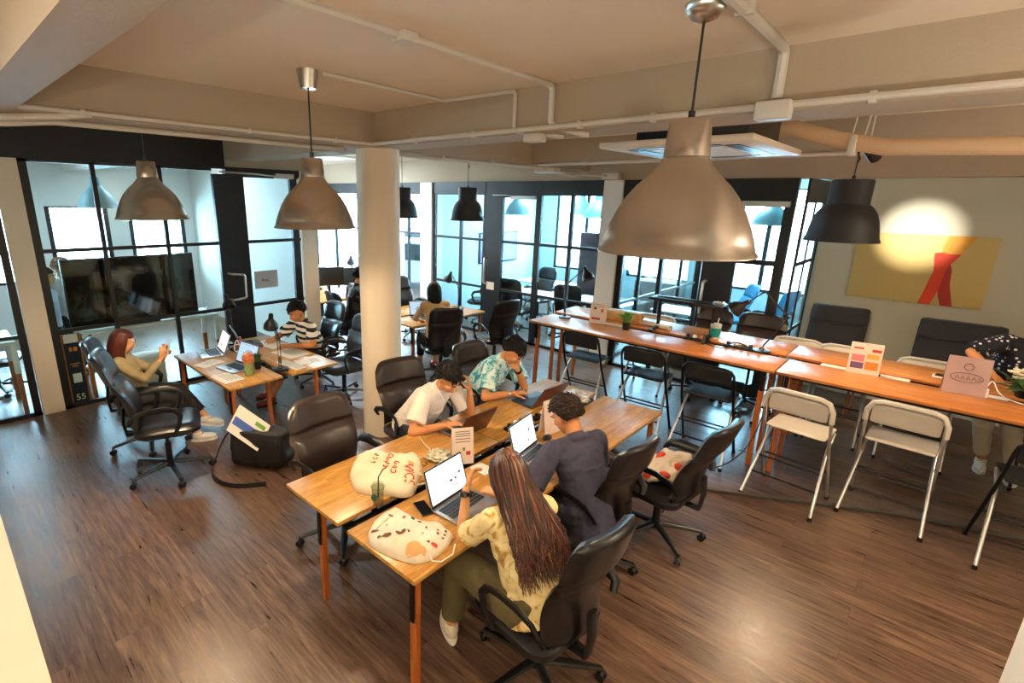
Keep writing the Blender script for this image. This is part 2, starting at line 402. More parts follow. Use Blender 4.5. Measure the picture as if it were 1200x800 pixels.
for i, (a, b) in enumerate(((-7.7, -5.9), (-5.6, -4.2), (-3.8, -1.6))):
    glaze('window', 13+i, 'x', 12.05, a, b, .9, 2.95, [(a+.03, .06), ((a+b)/2, .08), (b-.03, .06)], [], d=.07)
# ================================================================= SERVICES ON THE CEILING
def pipe(name, pts, r, label, cat, clips=(), mat=None):
    o = MB().tube(pts, r, 8).build(name, mat or mPIPE); tag(o, label, cat)
    for p, q in clips:
        MB().box(p, q, bev=.003).build('clip', mPIPE, o)
    return o
def arc(p, q, r=.04):      # corner rounding of polyline
    return p
def poly(*P, r=.05):
    P = [V(p) for p in P]; o = [P[0]]
    for i in range(1, len(P)-1):
        a, b, c = P[i-1], P[i], P[i+1]; u, w = (a-b).normalized(), (c-b).normalized()
        for t in (0, .25, .5, .75, 1): o.append((b+u*r)*(1-t)**2 + b*2*t*(1-t) + (b+w*r)*t*t)
    return o+[P[-1]]
pipe('conduit', poly((-4.2, 3.235, 3.145), (3.1, 3.235, 3.145)), .018, 'long white conduit clipped along the bottom edge of the right-hand beam', 'pipe',
     [((x, 3.25, 3.145), (.03, .05, .05)) for x in (-3.6, -2.9, -1.95, -1.45, -.4, .35, 1.3)])
pipe('conduit', poly((-4.17, -2.5, 3.14), (-4.17, 3.2, 3.14)), .014, 'thin conduit running along the bottom edge of the left-hand beam', 'pipe', [((-4.18, y, 3.14), (.05, .03, .04)) for y in (.9, 2.0, 2.8)])
pipe('conduit', poly((-4.42, 3.7, 3.09), (-4.42, 6.1, 3.09), (-4.3, 6.4, 3.09)), .02, 'white conduit under the beam running away behind the pillar', 'pipe', [((-4.42, y, 3.1), (.06, .03, .05)) for y in (4.4, 5.3)])
pipe('conduit', poly((-4.3, 6.17, 3.12), (3.1, 6.17, 3.12)), .02, 'white conduit along the second beam above the bar table', 'pipe', [((x, 6.18, 3.12), (.03, .05, .05)) for x in (-3.6, -2.6, -1.7, -.4)])
pipe('ceiling_conduit', poly((-2.1, .62, 3.415), (-2.13, 1.8, 3.415), (-2.19, 3.25, 3.415), (-2.19, 3.25, 3.16), (-2.0, 3.45, 3.1), r=.05), .022, 'white conduit crossing the ceiling and bending down the beam face, longest of the ceiling runs', 'pipe', [((-2.1, 1.0, 3.415), (.05, .03, .04))])
MB().box((-2.125, 1.85, 3.405), (.1, .1, .045), bev=.005).build('junction_box', mPIPE)
tag(bpy.data.objects['junction_box'], 'small square junction box on the long ceiling conduit', 'junction box')
pipe('ceiling_conduit', poly((-3.13, 2.03, 3.415), (-3.2, 3.2, 3.415), (-2.5, 3.24, 3.415), (-2.5, 3.24, 3.14), (-2.2, 3.45, 3.1), r=.04), .015, 'thin ceiling conduit from the middle silver pendant to the beam', 'pipe')
pipe('ceiling_conduit', poly((-.78, 1.4, 3.41), (-.8, 3.24, 3.41), (-.8, 3.24, 3.18), r=.05), .026, 'conduit right of the large pendant turning down the beam face', 'pipe', [((-.785, 2.5, 3.41), (.07, .03, .05))])
tag(MB().box((-.8, 3.22, 3.12), (.16, .09, .09), bev=.008).build('junction_box', mPIPE), 'junction box under the beam at the foot of the right-hand drop conduit', 'junction box')
tag(MB().box((-2.35, 3.3, 3.09), (.14, .1, .06), bev=.008).build('junction_box', mPIPE), 'junction box under the beam where two ceiling conduits meet', 'junction box')
tag(MB().box((-4.35, 6.45, 3.06), (.34, .16, .07), bev=.01).build('junction_box', mPIPE), 'cable box beneath the crossing of the two far beams', 'junction box')
tag(MB().box((-4.0, 7.7, 3.03), (.28, .12, .1), bev=.01).build('junction_box', mPIPE), 'cable box on top of the far white pillar', 'junction box')
tag(MB().tube([(-4.3, 6.5, 3.05), (-4.2, 6.9, 3.0), (-4.25, 7.3, 3.04), (-4.05, 7.65, 3.03)], .018).build('loose_cable', mPIPE), 'bundle of loose pale cables sagging between the far cable boxes', 'cable')
pipe('conduit', [(-4.25, -.05, 3.05), (-4.3, .35, 3.06), (-4.35, .62, 3.1), (-4.2, .8, 3.11), (-4.19, .95, 3.14)], .022, 'bent conduit ends clustered where the left beams cross', 'pipe')
pipe('conduit', [(-4.6, .2, 3.05), (-4.55, .55, 3.07), (-4.5, .8, 3.1), (-4.5, 3.1, 3.1)], .02, 'conduit lying under the soffit of the left beam', 'pipe')
# air duct of the right bay
o = MB().tube([(-1.35, 5.15, 3.26), (-1.1, 5.15, 3.25), (-.8, 5.2, 3.15), (-.5, 5.2, 3.08), (.3, 5.2, 3.05), (1.5, 5.2, 3.04), (3.1, 5.2, 3.04)], .06, 14).build('insulated_pipe', M('tan_lagging', '#cfae8a', .8, bump=(20, .6, .01)))
tag(o, 'thick tan lagged pipe running right under the ceiling beyond the beam', 'pipe')
MB().box((-.7, 5.2, 3.1), (.05, .15, .15), bev=.01).build('bracket', mPIPE, o)
for dx in (-.02, .06): MB().cyl((-.7+dx, 5.2, 3.15), (-.68+dx, 5.2, 3.43), .006).build('hanger_rod', mPIPE, o)
# ceiling cassette
ac = thing('air_conditioner', 'ceiling cassette air conditioner behind the large silver pendant', 'air conditioner', (-1.6, 4.6, 3.05))
MB().bx(-.55, .55, -.72, .7, 0, .045, bev=.012).build('panel', M('cassette_panel', '#d9c9b5', .5), ac)
MB().bx(-.4, .42, -.4, .45, .05, .34, bev=.01).build('casing', mBLK, ac)
g = MB()
for s in (-1, 1): g.bx(s*.36-.05, s*.36+.05, -.5, .5, -.004, .002); g.bx(-.3, .3, s*.52-.05, s*.52+.05, -.004, .002)
g.build('air_slot', mBLK, ac)
g = MB()
for i in range(12): g.bx(-.26, .26, -.4+.07*i, -.4+.07*i+.035, -.006, 0)
g.build('intake_grille', mWHT, ac)
# wall spot
sp = thing('spotlight', 'small black spotlight on the lagged pipe aimed at the painting', 'lamp', (-.66, 5.72, 3.08))
MB().cyl((0, 0, .35), (0, 0, .02), .008).build('stem', mPIPE, sp)
sh = MB().cyl((0, -.05, .03), (.05, .08, -.03), .035, .05, 16).build('lamp_head', mBLK, sp)
# ================================================================= PROPS
mSILV = M('brushed_aluminium', '#c9c2b9', .27, 1.0)
_nt, _b, _N, _L = nodes(mSILV); _t = _N('ShaderNodeTangent'); _t.direction_type = 'RADIAL'; _t.axis = 'Z'; _L(_t.outputs[0], _b.inputs['Tangent']); _b.inputs['Anisotropic'].default_value = .75; mSHIN = M('lamp_inner_white', '#f2eee6', .6)
mHEK = M('charcoal_enamel', '#26272b', .5)
mBULB = M('bulb_glow', '#ffffff', .4, emis=('#ffe2b0', 30))
mPALE = M('pale_enamel', '#5a93a3', .5)
LIGHTS = []
def pendant(name, label, loc, Rr, ceil_z, kind='silver', watt=60, group=None, canopy='cup', col=(1, .74, .47), cable=True):
    """loc = centre of the rim"""
    t = thing(name, label, 'pendant lamp', loc, 0, group)
    if kind in ('silver', 'pale'):
        P = [(.235, 1.68), (.25, 1.66), (.285, 1.23), (.295, 1.225), (.285, 1.215), (.33, 1.13), (.43, 1.01), (.57, .88), (.69, .73), (.79, .56), (.87, .38), (.935, .2), (.97, .06), (1.0, .03), (1.01, 0)]
        m = mSILV if kind == 'silver' else mPALE
    else:
        P = [(.5, 1.87), (.53, 1.86), (.55, 1.8), (.545, 1.16), (.56, 1.12), (.66, 1.04), (.78, .87), (.87, .62), (.92, .36), (.955, .14), (1.0, .04), (1.01, 0)]
        m = mHEK
    top = P[0][1]*Rr
    mb = MB().use(m); out = [(0.001, top)] + [(r*Rr, z*Rr) for r, z in P]
    mb.lathe(out, 56, cap=False); mb.use(mSHIN)
    inn = [(r*Rr-.004, z*Rr+(.0 if i < len(P)-1 else 0)) for i, (r, z) in enumerate(P)][::-1] + [(.001, top-.012)]
    inn = [(max(r, .001), min(z, top-.012)) for r, z in inn]
    mb.lathe([(P[-1][0]*Rr, 0)]+inn, 56, cap=False)
    sh = mb.build('lamp_shade', None, t, angle=50, recalc=False)
    if cable:
        MB().cyl((0, 0, top), (0, 0, top+.035), .014).build('cable_grip', mBLK, t)
        MB().cyl((0, 0, top+.02), (0, 0, ceil_z-loc[2]), .0055, n=8).build('cable', mBLK, t)
        z = ceil_z-loc[2]
        if canopy == 'cup': MB().lathe([(.035, z-.11), (.052, z-.11), (.07, z), (.02, z)], 28).build('canopy', mSILV, t)
        elif canopy == 'none': pass
        elif canopy == 'dome': MB().lathe([(.012, z-.07), (.05, z-.055), (.078, z-.02), (.08, z)], 32).build('canopy', mSILV, t)
        else: MB().tube([(0, 0, z-.1), (.015, 0, z-.06), (0, 0, z-.03), (-.01, 0, z)], .007).build('hook', mBLK, t)
    MB().ell((0, 0, .62*Rr), (.035, .035, .045)).build('bulb', mBULB if watt else mSHIN, t)
    if watt:
        l = bpy.data.lights.new('pendant_light', 'POINT'); l.energy = watt; l.color = col; l.shadow_soft_size = .04
        o = bpy.data.objects.new('pendant_light', l); COL.objects.link(o); o.location = (0, 0, .62*Rr-.06); o.parent = t
    return t
# ---- office chair
mLEA = M('black_leather', '#17161a', .3, bump=(25, .25, .004), coat=.15)
mLEAB = M('brown_black_leather', '#2b2220', .34, bump=(25, .25, .004), coat=.15)
def office_chair(label, loc, rz, group='black office chairs', K=1.1, back_h=.66, base_rz=.3, lea=None, seat_z=.5, arms=True, back_w=.52, tilt=10, name='office_chair'):
    lea = lea or mLEA
    t = thing(name, label, 'office chair', (loc[0], loc[1], 0), rz, group)
    # star base
    mb = MB().cyl((0, 0, .07*K), (0, 0, .13*K), .035*K).cyl((0, 0, .1*K), (0, 0, .115*K), .05*K)
    for i in range(5):
        a = base_rz + i*2*PI/5; c, s = math.cos(a), math.sin(a); rr = .335*K
        mb.tube([(.02*c, .02*s, .105*K), (rr*.5*c, rr*.5*s, .095*K), (rr*c, rr*s, .075*K)], [.026*K, .022*K, .016*K], 8, flat=(.75, 1.1))
    mb.build('star_base', mBLK, t)
    for i in range(5):
        a = base_rz + i*2*PI/5; x, y = .335*K*math.cos(a), .335*K*math.sin(a); w = a+.9
        cw, sw = math.cos(w), math.sin(w)
        mb = MB()
        for s in (-1, 1): mb.cyl((x+cw*.006*s, y+sw*.006*s, .028*K), (x+cw*.024*s, y+sw*.024*s, .028*K), .026*K, n=14)
        mb.cyl((x, y, .045*K), (x, y, .08*K), .008).ell((x, y, .042*K), (.02*K, .02*K, .018*K), n=10, m=6)
        mb.build('caster', mBLK, t)
    MB().cyl((0, 0, .12*K), (0, 0, .3*K), .026*K).cyl((0, 0, .3*K), (0, 0, (seat_z-.09)), .015*K).box((0, 0, seat_z-.095), (.2, .26, .03), bev=.008).tube([(.08, 0, seat_z-.095), (.25, .03, seat_z-.1), (.28, .03, seat_z-.1)], .006).build('gas_lift', mBLK, t)
    T = Tm(0, .03, seat_z-.045) @ Rm(R(-90), 'X')
    MB().slab(.5*K, .5*K, .085, .1, .018, T, bend=0).build('seat', lea, t)
    # backrest: curved shell of two upholstered panels
    def back(z0, z1, w0, w1, th, nm):
        mb = MB(); n = 12; mm = 12
        def P(u, v, sd):
            z = z0+(z1-z0)*v; f = (z-seat_z)/back_h; w = (w0+(w1-w0)*v)/2; a = 2*u-1
            x = a*w
            yb = -.235*K + .05*math.sin(PI*min(f*1.6, 1)) - math.tan(R(tilt))*(z-seat_z) - .05*max(f-.55, 0)
            rad = .11
            zz = z; top = seat_z+back_h
            if nm == 'headrest' and abs(x) > w-rad and z > z1-rad:
                dx, dz = (abs(x)-(w-rad))/rad, (z-(z1-rad))/rad; m_ = max(dx, dz); l = math.hypot(dx, dz)
                if l > 0: f_ = m_/l; x = math.copysign(w-rad+dx*f_*rad, x); zz = z1-rad+dz*f_*rad
            e = max(0, (1-abs(a)**8)*(1-abs(2*v-1)**10))**.5
            y = yb + .055*a*a + (th*.5+.012)*e*(1 if sd > 0 else -.8)
            return (x, y, zz)
        vs = []; fs = []; q = lambda i, j: i*(mm+1)+j; KK = (n+1)*(mm+1)
        for sd in (1, -1):
            for i in range(n+1):
                for j in range(mm+1): vs.append(P(i/n, j/mm, sd))
        for i in range(n):
            for j in range(mm):
                f = (q(i, j), q(i+1, j), q(i+1, j+1), q(i, j+1)); fs.append(f); fs.append(tuple(KK+a for a in f[::-1]))
        bd = [q(i, 0) for i in range(n)] + [q(n, j) for j in range(mm)] + [q(i, mm) for i in range(n, 0, -1)] + [q(0, j) for j in range(mm, 0, -1)]
        for a, b in zip(bd, bd[1:]+bd[:1]): fs.append((b, a, a+KK, b+KK))
        mb._add(vs, fs); return mb.build(nm, lea, t, angle=70)
    zt = seat_z+back_h; zm = seat_z+back_h*.62
    back(seat_z-.01, zm+.004, back_w*.86, back_w, .06, 'backrest')
    back(zm-.004, zt, back_w, back_w*.95, .066, 'headrest')
    yb = -.235*K
    MB().tube([(0, -.1, seat_z-.1), (0, yb-.06, seat_z-.09), (0, yb-.075, seat_z+.03), (0, yb-.06, seat_z+.18)], .03, 8, flat=(.5, 1.4)).build('back_bracket', mBLK, t)
    if arms:
        for s in (-1, 1):
            x = s*.285*K
            p = [(x-s*.03, yb+.0, seat_z+.10), (x, yb+.01, seat_z+.15), (x, yb+.06, seat_z+.19), (x, -.1, seat_z+.215), (x, .03, seat_z+.215), (x, .11, seat_z+.195), (x, .15, seat_z+.14), (x, .13, seat_z+.05), (x-s*.02, .08, seat_z-.06), (x-s*.08, .06, seat_z-.085)]
            MB().tube(p, [.022, .026, .033, .038, .038, .032, .024, .02, .018, .018], 8, flat=(.45, 1)).build('armrest', mBLK, t)
    return t
# ---- folding bar stool
mBLKS = M('black_painted_plywood', '#131418', .6)
mBLKT = M('black_tube', '#15161a', .3, .4)
def bar_stool(label, loc, rz, white=False, K=1.1, group=None, name='bar_stool'):
    t = thing(name, label, 'bar stool', (loc[0], loc[1], 0), rz, group or ('white folding bar stools' if white else 'black folding bar stools'))
    W = .235*K; H = .95*K; SH = .63*K
    mt = mSTEEL if white else mBLKT; pm = mWHT2 if white else mBLKS
    # back frame: inverted U from the front feet up to the back top  (user faces +Y)
    f0, b1 = .2*K, -.19*K
    def side(s): return [(s*W*1.04, f0, .012), (s*W, b1+.1*K, .6*H), (s*W*.97, b1, H*.9)]
    a = side(1); b = side(-1)[::-1]
    topc = [(W*.93, b1-.005, H*.95), (W*.82, b1-.008, H*.985), (W*.6, b1-.01, H), (-W*.6, b1-.01, H), (-W*.82, b1-.008, H*.985), (-W*.93, b1-.005, H*.95)]
    MB().tube(a+topc+b, .0125*K, 10).build('back_frame', mt, t)
    for s in (-1, 1):
        MB().tube([(s*W*.9, .13*K, SH-.02), (s*W*.92, -.02*K, SH*.8), (s*W*1.1, -.3*K, .012)], .0125*K, 10).build('rear_leg', mSTEEL, t)
        MB().cyl((s*W*1.1, -.3*K, 0), (s*W*1.1, -.297*K, .035), .016*K).build('foot_cap', mBLK, t); MB().cyl((s*W*1.04, f0, 0), (s*W*1.04, f0, .035), .016*K).build('foot_cap', mBLK, t)
    g = MB()
    for z, w in ((.2*K, 1.08), (.33*K, 1.03)):
        k = (SH*.8-z)/(SH*.8-.012); y = -.02*K+(-.28*K)*k; g.tube([(-W*w, y, z), (W*w, y, z)], .009*K, 8)
    k = .3*K/(.6*H); g.tube([(-W*1.02, f0+(b1+.1*K-f0)*k, .3*K), (W*1.02, f0+(b1+.1*K-f0)*k, .3*K)], .009*K, 8)
    g.build('footrest', mBLKT, t)
    MB().slab(W*1.8, .35*K, .022, .022, .003, Tm(0, .02*K, SH) @ Rm(R(-90), 'X')).build('seat', pm, t)
    MB().slab(W*1.74, .16*K, .022, .022, .003, Tm(0, b1+.006, H-.085*K) @ Rm(R(6), 'X')).build('backrest', pm, t)
    if white:
        MB().tube([(W*1.0, b1+.0, H*.84), (W*.99, b1-.01, H*.93), (W*.86, b1-.015, H*1.0), (W*.62, b1-.015, H*1.02), (-W*.62, b1-.015, H*1.02), (-W*.86, b1-.015, H*1.0), (-W*.99, b1-.01, H*.93), (-W*1.0, b1, H*.84)], .026*K, 10, flat=(1, .7), up=(0, 0, 1)).build('back_sleeve', mWHT2, t)
    return t
mWHT2 = M('stool_white', '#cfc6ba', .35)
# ---- desk
def desk(label, x0, x1, y0, y1, z=.74, group=None, legh=None, name='desk', cat='desk', lengthwise=False, legs=((0, 0), (0, 1), (1, 0), (1, 1)), tall=False, top=None, inset=.1, pos=None):
    cx, cy = (x0+x1)/2, (y0+y1)/2
    t = thing(name, label, cat, (cx, cy, 0), 0, group)
    w, d = x1-x0, y1-y0
    MB().box((0, 0, z-.014), (w, d, .028), bev=.004).build('tabletop', top or (mBAMBOOY if lengthwise else mBAMBOO), t)
    MB().box((0, 0, z-.05), (w-.24 if w > d else w-.14, d-.14 if w > d else d-.24, .03)).build('under_frame', mBLK2, t)
    for q in (pos or legs):
        if pos: px, py = q[0]-cx, q[1]-cy; sx, sy = (1 if px > 0 else -1), (1 if py > 0 else -1)
        else:
            i, j = q; sx, sy = (1 if i else -1), (1 if j else -1)
            px, py = sx*(w/2-inset*.55), sy*(d/2-inset*.55)
        top_ = V((px-sx*.012, py-sy*.012, z-.03)); bot = V((px, py, 0))
        mb = MB()
        T, L = mb.frame(bot, top_)
        o = MB().prism([(-.0225, -.0175), (.0225, -.0175), (.0225, .0175), (-.0225, .0175)], 0, L, Matrix.Translation(bot) @ Matrix([[1, 0, (top_.x-bot.x)/L, 0], [0, 1, (top_.y-bot.y)/L, 0], [0, 0, 1, 0], [0, 0, 0, 1]])).build('leg', mLEGW, t)
        zb = .27 if not tall else .22
        b_ = MB().box((px-sx*.004, py-.021, z-.03-zb/2), (.03, .008, zb)).box((px-.027, py, z-.03-zb/2), (.008, .03, zb))
        for zz in (.35, .85): b_.cyl((px-sx*.004, py-.028, z-.03-zb*zz), (px-sx*.004, py-.024, z-.03-zb*zz), .006, n=10)
        b_.build('leg_bracket', mBLK2, o)
    return t
# ---- laptop
mALU = M('laptop_silver', '#b7b7b9', .3, .8); mDK = M('laptop_dark', '#1b1c20', .35); mKEY = M('key_black', '#141519', .5)
def screen_mat(name, c, s): return M(name, '#101010', .3, emis=(c, s))
mSCR = screen_mat('screen_white', '#f2f8ff', 1.6); mSCRB = screen_mat('screen_blue', '#b8cfe6', .9); mINK = M('screen_ink', '#3b4456', .5); mINK2 = M('screen_ink_red', '#b4544a', .5)
def laptop(label, loc, rz, ang=110, body=None, scr=None, deck=None, K=1.0, marks=1, lid=None, keyc=None):
    t = thing('laptop', label, 'laptop', loc, rz)
    w, d = .37*K, .255*K; body = body or mALU; scr = scr or mSCR
    b = MB().box((0, 0, .009), (w, d, .016), bev=.006, seg=3).build('base', deck or body, t)
    g = MB()
    for r in range(5):
        for c in range(13):
            g.box((-w*.40+c*w*.80/12, d*.34-r*d*.105, .0185), (w*.054, d*.082, .003))
    g.build('keyboard', keyc or mKEY, b)
    MB().box((0, -d*.33, .0175), (w*.3, d*.26, .0012), bev=.0004).build('trackpad', body, b)
    T = Tm(0, d/2-.004, .016) @ Rm(R(90-ang+90-90), 'X')
    T = Tm(0, d/2-.004, .016) @ Rm(-R(ang-90), 'X')     # lid local: x across, z up, front faces -Y
    l = MB().box((0, .004, d/2), (w, .007, d), bev=.003, M4=T).build('lid', lid or body, t)
    MB().box((0, -.0005, d/2+.001), (w*.985, .003, d*.975), M4=T).build('bezel', mDK, l)
    s = MB().box((0, -.0026, d/2+.006), (w*.93, .0018, d*.86), M4=T).build('screen', scr, l)
    random.seed(int(abs(loc[0]*100))+7)
    if marks:
        MB().box((-w*.02, -.0038, d*.9), (w*.55, .0006, .003), M4=T).build('address_bar', mINK, l)
        for i in range(3+marks*2): MB().box((random.uniform(.05, .35)*w*(1 if marks < 3 else -.6), -.0038, random.uniform(.22, .6)*d), (random.uniform(.012, .03), .0006, random.uniform(.006, .016)), M4=T).build('page_item', mINK if i % 3 else mINK2, l)
    return t
# ---- architect lamp
def desk_lamp(label, loc, rz, pts, head_dir, K=1.0, spot=0, group='black arm lamps'):
    """pts in the local YZ plane: base, elbow, top ; head hangs at the end"""
    t = thing('desk_lamp', label, 'desk lamp', loc, rz, group)
    MB().lathe([(.001, 0), (.085*K, 0), (.085*K, .018), (.03, .028), (.012, .05), (.001, .05)], 24).build('lamp_base', mBLK, t)
    P = [V((0, y, z)) for y, z in pts]
    for i in range(len(P)-1):
        a, b = P[i], P[i+1]; g = MB()
        for s in (-1, 1): g.cyl(a+V((s*.014, 0, 0)), b+V((s*.014, 0, 0)), .0045*K, n=8)
        d = (b-a); g.cyl(a+d*.05+V((0, 0, .015)), a+d*.35, .007*K, n=8)
        g.cyl(b-V((.02, 0, 0)), b+V((.02, 0, 0)), .012*K, n=10).build('arm', mBLK, t)
    h = P[-1]; dv = V((0, head_dir[0], head_dir[1])).normalized(); mb = MB()
    T = Tm(*h) @ dv.to_track_quat('Z', 'Y').to_matrix().to_4x4()
    mb.lathe([(.012, -.03), (.026, -.02), (.03, .04), (.045, .06), (.075, .105), (.085, .16), (.082, .16), (.07, .105), (.04, .065), (.001, .06)], 24, T @ Matrix.Scale(K, 4)).build('lamp_head', mBLK, t)
    MB().ell(T @ V((0, 0, .1*K)), (.02, .02, .028)).build('bulb', mSHIN, t)
    return t
# ---- puffed flat bag
mCANV = M('natural_canvas', '#d9c9a8', .85, bump=(12, .5, .008), var=(5, '#e6dabf'))
mCANW = M('white_canvas', '#e6dfd0', .85, bump=(12, .5, .008), var=(5, '#d6c9b0'))
def inset_poly(P, k, c): return [(c[0]+(x-c[0])*k, c[1]+(y-c[1])*k) for x, y in P]
def smooth_poly(P, it=2):
    for _ in range(it):
        Q = []
        for i in range(len(P)):
            a, b = P[i], P[(i+1) % len(P)]; Q += [(a[0]*.75+b[0]*.25, a[1]*.75+b[1]*.25), (a[0]*.25+b[0]*.75, a[1]*.25+b[1]*.75)]
        P = Q
    return P
def flatbag(name, label, poly2, z, h, mat, parent_cat, seed=0, loc=None):
    c = (sum(p[0] for p in poly2)/len(poly2), sum(p[1] for p in poly2)/len(poly2))
    P = smooth_poly([(x-c[0], y-c[1]) for x, y in poly2]); n = len(P)
    def zf(x, y, k):
        e = max(0, 1-k**7)**.5
        return h*e*(1+.18*noise.noise(V((x*9, y*9, seed)))) + .02*e*noise.noise(V((x*20, y*20, seed+3)))
    rings = 14; vs = [(0, 0, zf(0, 0, 0))]; fs = []
    for r in range(1, rings+1):
        k = r/rings
        for x, y in P: vs.append((x*k, y*k, .006+zf(x*k, y*k, k)))
    for i in range(n): fs.append((0, 1+i, 1+(i+1) % n))
    for r in range(rings-1):
        for i in range(n):
            a = 1+r*n+i; b = 1+r*n+(i+1) % n; fs.append((a, a+n, b+n, b))
    base = len(vs)
    for x, y in P: vs.append((x*.985, y*.985, 0))
    for i in range(n): fs.append((1+(rings-1)*n+i, base+i, base+(i+1) % n, 1+(rings-1)*n+(i+1) % n))
    fs.append(tuple(base+i for i in range(n))[::-1])
    t = thing(name, label, parent_cat, (c[0], c[1], z))
    mb = MB(); mb._add(vs, fs); mb.build('bag_body', mat, t, angle=80)
    def radial(x, y):
        a = math.atan2(y, x); best = 1e9; 
        for i in range(n):
            ax, ay = P[i]; bx_, by_ = P[(i+1) % n]
            d = (bx_-ax)*(-y)-(by_-ay)*(-x)
            if abs(d) < 1e-9: continue
            # ray o + t*(x,y) hits segment
            den = x*(by_-ay)-y*(bx_-ax)
            if abs(den) < 1e-9: continue
            tt = (ax*(by_-ay)-ay*(bx_-ax))/den; uu = (ax*y-ay*x)/den
            if tt > 0 and -1e-6 <= uu <= 1+1e-6: best = min(best, tt)
        return 1/best if best < 1e8 else 0
    def top(x, y):
        x -= c[0]; y -= c[1]
        k = min(radial(x, y), .98) if abs(x)+abs(y) > 1e-6 else 0
        return V((x, y, .006+zf(x, y, k)+.0025))
    return t, top
# ================================================================= PEOPLE
mSKIN = M('skin_warm', '#c98a5c', .5, var=(9, '#b97a4c'), spec=.35)
mSKIN2 = M('skin_light', '#dba77c', .5, var=(9, '#cd9468'), spec=.35)
mHAIRB = M('hair_black', '#120e0c', .62, bump=(70, .6, .004), spec=.25)
mHAIRD = M('hair_dark_brown', '#241812', .6, bump=(70, .6, .004), spec=.3)
mHAIRR = M('hair_auburn', '#4f1f10', .5, var=(12, '#30120a'), spec=.35, bump=(30, .4, .004))
mHAIRL = M('hair_brown_highlights', '#3a2015', .45, var=(16, '#754526'), spec=.35)
mEYEW = M('eye_white', '#e8e4de', .3); mEYED = M('eye_dark', '#1a120e', .25); mLIP = M('lip', '#a9604c', .5)
def ik(a, t, l1, l2, pole):
    a, t = V(a), V(t); d = t-a; L = min(d.length, (l1+l2)*.999); d.normalize(); t = a+d*L
    x = (l1*l1-l2*l2+L*L)/(2*L); h = math.sqrt(max(l1*l1-x*x, 0)); p = V(pole)-d*V(pole).dot(d)
    if p.length < 1e-6: p = d.orthogonal()
    p.normalize(); return a+d*x+p*h, t
def hand(mb, w, f, n, side, S, curl=.5, tail=.35):
    """w wrist, f finger direction, n palm-facing direction, side +1 = thumb on +cross side"""
    f = V(f).normalized(); n = V(n); n = (n-f*n.dot(f)).normalized(); x = f.cross(n)*side
    w = V(w); k = S
    Mx = Matrix((x, f, -n)).transposed().to_4x4()
    c = w+f*.045*k; mb.ell(c, (.038*k, .052*k, .016*k), Mx, 14, 8)
    mb.ell(w+f*.07*k, (.037*k, .025*k, .013*k), Mx, 14, 8)
    for i, (o, L) in enumerate(((-.029, .058), (-.0105, .071), (.0095, .078), (.0285, .070))):
        p = w+f*.078*k+x*o*k*1.05; fan = x*(o*1.6); d = (f+fan).normalized(); rr = .0088*k
        for seg in range(3):
            ang = curl*(.5+.5*seg) if seg else curl*.4
            d = (d*math.cos(ang)+n*math.sin(ang)).normalized(); q = p+d*L*k*(.46, .31, .25)[seg]
            mb.cap(p, q, rr, rr*.92, 8, 3); p = q; rr *= .93
    p = w+f*.02*k+x*.028*k; d = (f*.55+x*.75+n*.25).normalized()
    q = p+d*.042*k; mb.cap(p, q, .013*k, .0105*k, 8, 3)
    d2 = (f*.8+x*.35+n*(.25+tail*curl)).normalized(); r = q+d2*.034*k; mb.cap(q, r, .0105*k, .0095*k, 8, 3)
    mb.cap(r, r+d2*.022*k, .0095*k, .008*k, 8, 3)
def head_parts(mb, HM, S):
    def E(c, r): mb.ell(HM @ V([a*S for a in c]), [a*S for a in r], HM.to_3x3().to_4x4(), 18, 12)
    E((0, -.014, .025), (.076, .096, .09)); E((0, .03, -.03), (.062, .066, .078)); E((0, .048, -.075), (.036, .036, .034))
    E((0, .03, -.055), (.056, .05, .045)); E((0, .082, .028), (.05, .02, .02)); E((0, .078, -.01), (.045, .022, .03))
    for s in (-1, 1): E((s*.034, .068, -.018), (.024, .022, .022)); E((s*.077, -.008, -.008), (.011, .02, .031))
    a, b = HM @ V((0, .086*S, .018*S)), HM @ V((0, .112*S, -.02*S)); mb.cap(a, b, .009*S, .014*S, 10, 4)
    E((0, .106, -.026), (.017, .012, .009)); E((0, .089, -.052), (.024, .012, .006)); E((0, .087, -.061), (.02, .012, .007))
